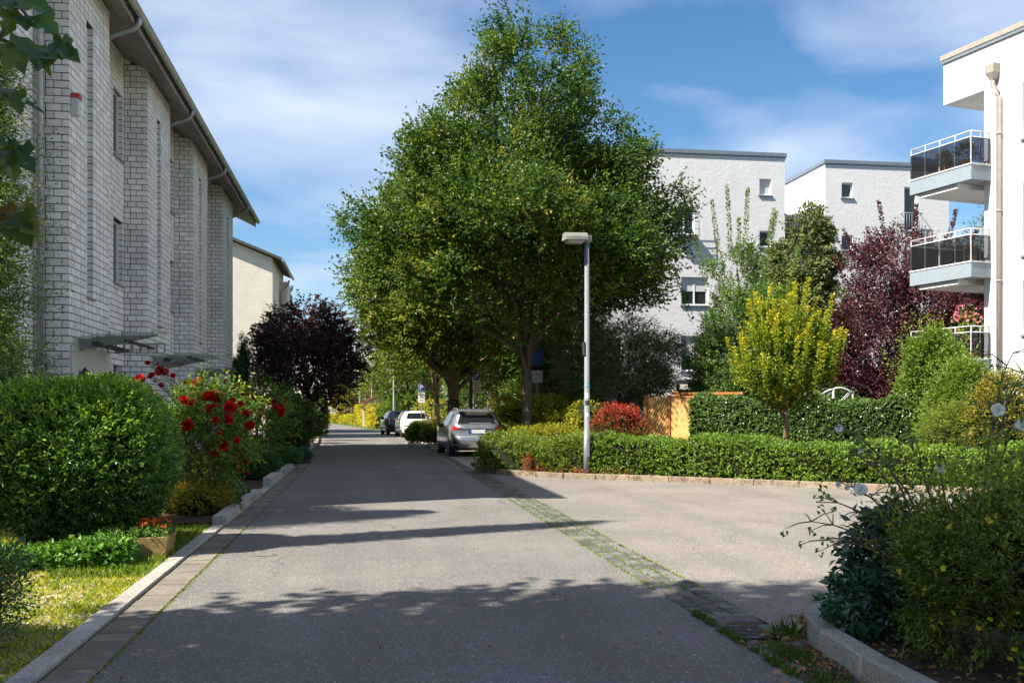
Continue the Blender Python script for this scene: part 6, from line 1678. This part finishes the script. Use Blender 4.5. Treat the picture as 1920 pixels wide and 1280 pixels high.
shrub('leafy_shrub', 'light green leafy shrub right of the dark red tree', 'bush', pos(594, 50, .02), (.55, .6, 2.5), 700, L_LIME, k=6, L=.11, W=.07, tw=.2, seed=44, tint=(.0, .6))
shrub('leafy_shrub', 'dark green shrub at the left kerb under the maple', 'bush', pos(583, 46, .02), (.5, .8, 1.9), 700, L_MID, k=6, L=.09, W=.06, tw=.2, seed=45, tint=(.0, .6))
hedge('garden_hedge', 'dark green hedge along the left kerb toward the bend', [(-4.4, 56), (-5.2, 72), (-6.9, 90), (-9, 104)], 1.2, 1.9, 2600, L_MID, L=.14, W=.09, tw=.2, k=5, amp=.12)
# ================================================================== FAR STREET END
hedge('yellow_hedge', 'tall sunlit yellow hedge at the right of the far street', [pos(677, 100)[:2], pos(718, 84)[:2]], 1.2, 1.85, 2600, L_YELHEDGE, L=.14, W=.10, tw=.15, tint=(.0, 1))
hedge('green_hedge', 'dark green end of the tall hedge behind the parked dark car', [pos(727, 83)[:2], pos(742, 88)[:2]], 1.3, 1.9, 900, L_MID, L=.13, W=.09, tw=.15, tint=(0, .5))
hedge('yellow_hedge', 'low yellow hedge below the green tarpaulin', [pos(609, 127)[:2], pos(640, 117)[:2], pos(671, 106)[:2]], 1.0, .95, 1500, L_YELHEDGE, L=.14, W=.10, tw=.15, tint=(.1, .9))
shrub('topiary_bush', 'round clipped lime bush at the far bend', 'bush', pos(618, 131), (1.05, 1.0, 2.1), 800, L_LIME, k=6, L=.15, W=.09, tw=.2, seed=50, tint=(.2, .9))
shrub('topiary_bush', 'round dark green bush beside the green tarpaulin', 'bush', pos(668, 127), (1.0, 1.0, 2.4), 700, L_MID, k=6, L=.15, W=.09, tw=.2, seed=51, tint=(.2, .8))
shrub('topiary_bush', 'flattened green bush left of the green tarpaulin', 'bush', pos(644, 130), (1.6, 1.0, 1.5), 700, L_MID, k=6, L=.15, W=.09, tw=.2, seed=52, tint=(.2, .9))
# ================================================================== PARKING ISLANDS, RIGHT BEDS
for i, (px, d, lab) in enumerate(((790, 44.6, 'low green shrub on the parking island, left one'), (818, 43.2, 'low green shrub on the parking island beside the silver-grey car'))):
    shrub('island_shrub', lab, 'bush', pos(px, d, .02), (.62, .75, .95-.1*i), 900, L_COVER, k=6, L=.07, W=.045, tw=.16, seed=60+i, tint=(.0, .7), tophi=.2)
ik = bpy.data.objects.new('kerb_island', None); link(ik); struct(ik)
for a, b in (((2.05, 43.6), (2.6, 42.2)), ((2.6, 42.2), (3.6, 41.4)), ((2.05, 43.6), (1.95, 46.0)), ((3.6, 41.4), (4.6, 41.2))): kstone(ik, a, b, .12, .1, M_KERB)
hedge('mixed_hedge', 'yellow-green leafy hedge behind the silver-grey car', [pos(935, 37.5)[:2], pos(1010, 35.6)[:2], pos(1118, 31.5)[:2]], 1.0, 1.6, 4200, L_YELHEDGE, L=.085, W=.055, tw=.2, tint=(.0, .6), amp=.14)
hedge('mixed_hedge', 'low yellow-green hedge strip under the information board', [pos(945, 34.5)[:2], pos(1115, 30.0)[:2]], .9, .85, 2600, L_YELHEDGE, L=.07, W=.045, tw=.15, tint=(.0, .55), amp=.12)
hedge('yellow_hedge', 'yellow hedge between white hatchback and silver-grey car', [pos(795, 66)[:2], pos(850, 58)[:2]], 1.2, 1.8, 1600, L_YELHEDGE, L=.10, W=.07, tw=.16, tint=(.0, .7), amp=.12)
t = hedge('ground_cover', 'flat bright green ground cover around the big tree trunk', [pos(990, 31.5)[:2], pos(1040, 30.2)[:2], pos(1120, 28.3)[:2]], 2.4, .42, 4200, L_IVYBR, L=.065, W=.05, tw=.08, k=4, amp=.12, up=.6, top=.8, z0=.06); t['category'] = 'ground cover'
t = hedge('cover_shrub', 'loose yellow-green shrub bed at the kerb corner beside the lamp', [(3.35, 24.9), (3.85, 23.75), (4.75, 22.95), (5.7, 22.3)], 1.15, .66, 3600, L_COVER, L=.06, W=.036, tw=.16, k=6, amp=.16, up=.7, z0=.08, tint=(.1, .82)); t['category'] = 'bush'
shrub('dry_patch', 'rusty brown withered shrub in the kerb corner bed', 'bush', (4.02, 22.95, .08), (.34, .28, .48), 420, L_RUST, k=6, L=.045, W=.02, tw=.12, seed=63, tint=(0, .9))
t = hedge('dry_litter', 'reddish dry leaves along the foot of the kerb corner bed', [(3.75, 23.15), (4.6, 22.2), (5.8, 21.5)], .22, .10, 420, L_RUST, L=.05, W=.03, tw=.05, k=3, z0=.08); t['category'] = 'leaf litter'
hedge('front_hedge', 'long low bright green hedge along the side road kerb', [(5.35, 22.5), (6.4, 21.85), (9.15, 19.65), (12.0, 17.2), (16.6, 13.3)], 1.25, .76, 11500, L_HEDGE, L=.06, W=.04, tw=.13, k=6, amp=.08, z0=.08, tint=(.05, .85), wob=.6)
hedge('ivy_hedge', 'tall dark ivy-covered hedge right of the board fence', [(10.25, 30.0), (12.6, 27.9), (15.2, 25.6)], .8, 1.82, 9500, L_IVY, L=.078, W=.066, tw=.07, k=4, amp=.05, up=.1, top=.2, tint=(.05, .95), z0=.05)
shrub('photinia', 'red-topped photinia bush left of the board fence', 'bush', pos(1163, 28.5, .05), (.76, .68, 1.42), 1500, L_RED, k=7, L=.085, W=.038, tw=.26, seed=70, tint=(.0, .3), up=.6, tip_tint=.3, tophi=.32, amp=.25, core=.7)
shrub('lime_shrub', 'tall bright lime-green shrub below the lowest balcony', 'bush', pos(1745, 28.0, .05), (1.1, .8, 3.6), 2600, L_LIME, k=8, L=.08, W=.048, tw=.36, seed=71, tint=(.0, .5), tip_tint=.25, amp=.32, core=.66, shoots=60)
shrub('lime_shrub', 'rounded lime-green shrub right of the taller one', 'bush', pos(1805, 25.6, .05), (.85, .65, 2.5), 2200, L_LIME, k=8, L=.07, W=.035, tw=.32, seed=72, tint=(.1, .75), up=.6, amp=.3, core=.66, shoots=50)
shrub('wispy_shrub', 'low wispy yellow-green shrub behind the low hedge', 'bush', pos(1795, 23.2, .05), (.75, .6, 1.6), 1500, L_COVER, k=9, L=.06, W=.018, tw=.30, seed=73, tint=(.1, .8), up=.3)
shrub('bronze_shrub', 'bronze-leaved shrub against the white wall at the right edge', 'bush', pos(1890, 22.5, .05), (.9, .7, 2.45), 1100, L_AZAL, k=7, L=.06, W=.04, tw=.28, seed=74, tint=(0, .6), core=.6)
shrub('bronze_shrub', 'small purple shrub at the foot of the downpipe', 'bush', pos(1842, 25.4, .05), (.4, .4, 2.55), 420, L_PLUM, k=7, L=.06, W=.04, tw=.2, seed=75)
shrub('dark_bush', 'dark green bush behind the ivy hedge and golden tree', 'bush', pos(1400, 34.5, .05), (1.0, .6, 2.3), 1300, L_SPIKY, k=7, L=.07, W=.04, tw=.2, seed=76, tint=(0, .6))
shrub('dark_bush', 'dark shaded bush beneath the cypress-like conifer', 'bush', pos(1560, 33, .05), (1.1, .7, 2.2), 1300, L_SPIKY, k=7, L=.07, W=.04, tw=.2, seed=77, tint=(0, .6))
shrub('dark_bush', 'green bush under the grey-green tree behind the red shrub', 'bush', pos(1085, 38.5, .05), (1.4, .9, 2.1), 1300, L_MID, k=7, L=.07, W=.045, tw=.2, seed=78, tint=(0, .7))
# backdrop woods
for i, (px, d, h, r_) in enumerate(((700, 150, 11, 5), (745, 128, 10, 4.5), (800, 110, 10.5, 4.5), (860, 95, 9.5, 4), (1000, 66, 8, 3.2), (560, 150, 9, 4.5))):
    tree('distant_tree', ('pale green tree closing the far street view', 'tree behind the far garden trees', 'tree above the small parking sign in the distance', 'tree glimpsed between the street tree trunks', 'tree beside the white block behind the big trunk', 'tree above the far left gardens')[i], pos(px, d), [(.8, r_*.6), (h*.3, r_), (h*.6, r_*.9), (h*.85, r_*.5), (h, r_*.15)], 1.5, .2, 60, 1.3, 1500, L_MID if i % 2 else L_TREE2, k=7, L=.26, W=.16, tw=.8, seed=80+i, limbs=8, inner=.3, group='trees closing the distance')

# ================================================================== RIGHT FRONT CORNER
PT = shrub('potentilla', 'dense dark green shrub dotted with small yellow flowers in the right front corner', 'bush', pos(1935, 5.75, .08), (.78, .70, .98), 3000, L_POT, k=9, L=.036, W=.015, tw=.16, seed=90, tint=(.0, .85), amp=.34, core=.6, shoots=320)
n = 110; d = sphere_dirs(400, .3); cdir = unit(np.array([[-pos(1935, 5.75)[0], -pos(1935, 5.75)[1], .6]])); d = d[(d@cdir.T)[:, 0] > .1][:n]
for q in d[:85]:
    c = np.array([0, 0, .49])+q*np.array([.79, .71, .50])*lump(q[None], 90, .34)[0]
    lv = Leaves(); a = np.arange(5)*2*math.pi/5; e1 = unit(np.cross(q, UP)[None])[0]; e2 = np.cross(q, e1)
    D = np.cos(a)[:, None]*e1+np.sin(a)[:, None]*e2+q*.25; lv.add(np.repeat(c[None], 5, 0), D, np.repeat(q[None], 5, 0), .021, .020, rng.random(5), .15, .0); lv.build('blossom', P_YEL, PT)
shrub('potentilla', 'farther part of the yellow-flowered planting beside the white rose', 'bush', pos(1850, 7.4, .08), (.5, .45, .62), 1300, L_POT, k=9, L=.03, W=.013, tw=.14, seed=91, tint=(.0, .75), core=.7)
LR = shrub('evergreen_shrub', 'glossy dark evergreen shrub with drooping leaves at the corner kerb', 'bush', pos(1632, 6.45, .08), (.25, .24, .40), 120, L_LAUREL, k=6, L=.075, W=.042, tw=.13, seed=92, core=.4, up=.0, spread=1.0)
shrub('evergreen_shrub', 'upright glossy evergreen around the concrete post', 'bush', pos(1672, 6.75, .08), (.26, .25, .82), 200, L_LAUREL, k=6, L=.08, W=.045, tw=.14, seed=93, core=.0, up=.2, spread=1.0)
WR = thing('white_rose', 'leggy white rose with long bare arching stems in the right foreground', 'rose bush', pos(1765, 6.35, .08))
w0 = Vector(WR.location); r4 = random.Random(9)
stems = MB(); wl = Leaves()
ends = [(1520, 975, 6.1), (1560, 900, 6.2), (1530, 940, 6.0), (1585, 985, 6.1), (1600, 850, 6.3), (1575, 800, 6.4), (1640, 870, 6.0), (1700, 830, 6.2), (1660, 930, 6.3), (1760, 870, 6.1), (1840, 930, 6.0), (1880, 760, 6.2), (1918, 700, 6.3), (1900, 660, 6.4), (1910, 790, 6.1), (1740, 960, 6.2), (1548, 1010, 6.2)]
for ex, ey, ed_ in ends:
    x, y, _ = pos(ex, ed_); e = Vector((x, y, 1.55+(768-ey)/1867*ed_))-w0
    base = Vector((r4.uniform(-.06, .06), r4.uniform(-.06, .06), 0)) if ex < 1850 else Vector((.28, .1, .1))
    mid = Vector((base.x*.6+e.x*.30, e.y*.4, e.z*.85+r4.uniform(.0, .14)))
    pts = bez(tuple(base), tuple(mid), tuple(e), 9)
    pts = [(p[0]+r4.uniform(-.008, .008), p[1]+r4.uniform(-.008, .008), p[2]+r4.uniform(-.008, .008)) for p in pts]
    stems.tube(pts, [.012, .011, .010, .009, .008, .007, .0055, .0045, .003], 5)
    for i in range(3, 9):
        for rep in range(3):
            if r4.random() < .75:
                p = np.array(pts[i]); sd = np.array([r4.uniform(-1, 1), r4.uniform(-.6, .6), r4.uniform(-.35, .6)]); ln = r4.uniform(.06, .20)
                q = p+unit(sd[None])[0]*ln; stems.tube([tuple(p), tuple((p+q)/2+np.array([0, 0, .012])), tuple(q)], [.0042, .0034, .002], 4)
                if r4.random() < (.8 if i > 5 or ex > 1690 else .35):
                    k_ = r4.randint(2, 5); wl.add(np.repeat(q[None], k_, 0)+rng.normal(0, .014, (k_, 3)), rng.normal(0, 1, (k_, 3))+np.array([0, 0, -.5]), UP+rng.normal(0, .6, (k_, 3)), .042, .026, rng.uniform(0, .7, k_))
stems.build('stems', M_TWIG, WR); wl.build('foliage', L_ROSE, WR)
camv = lambda p: tuple((Vector((0, 0, 1.55))-Vector(p)).normalized()+Vector((r4.uniform(-.4, .4), 0, r4.uniform(.0, .5))))
for px, py, d, r_ in ((1573, 803, 6.4, .038), (1614, 917, 6.05, .062), (1763, 878, 6.1, .05), (1572, 908, 6.2, .026), (1588, 914, 6.2, .024), (1872, 768, 6.0, .06), (1917, 797, 6.0, .06), (1838, 946, 6.0, .034), (1615, 843, 6.3, .028)):
    x, y, _ = pos(px, d); c = Vector((x, y, 1.55+(768-py)/1867*d))
    flower(WR, tuple(c-w0), r_*.72, P_WHITE, camv(c), ((5, 8, 1.0), (5, 24, .8), (5, 45, .5), (4, 70, .3)))
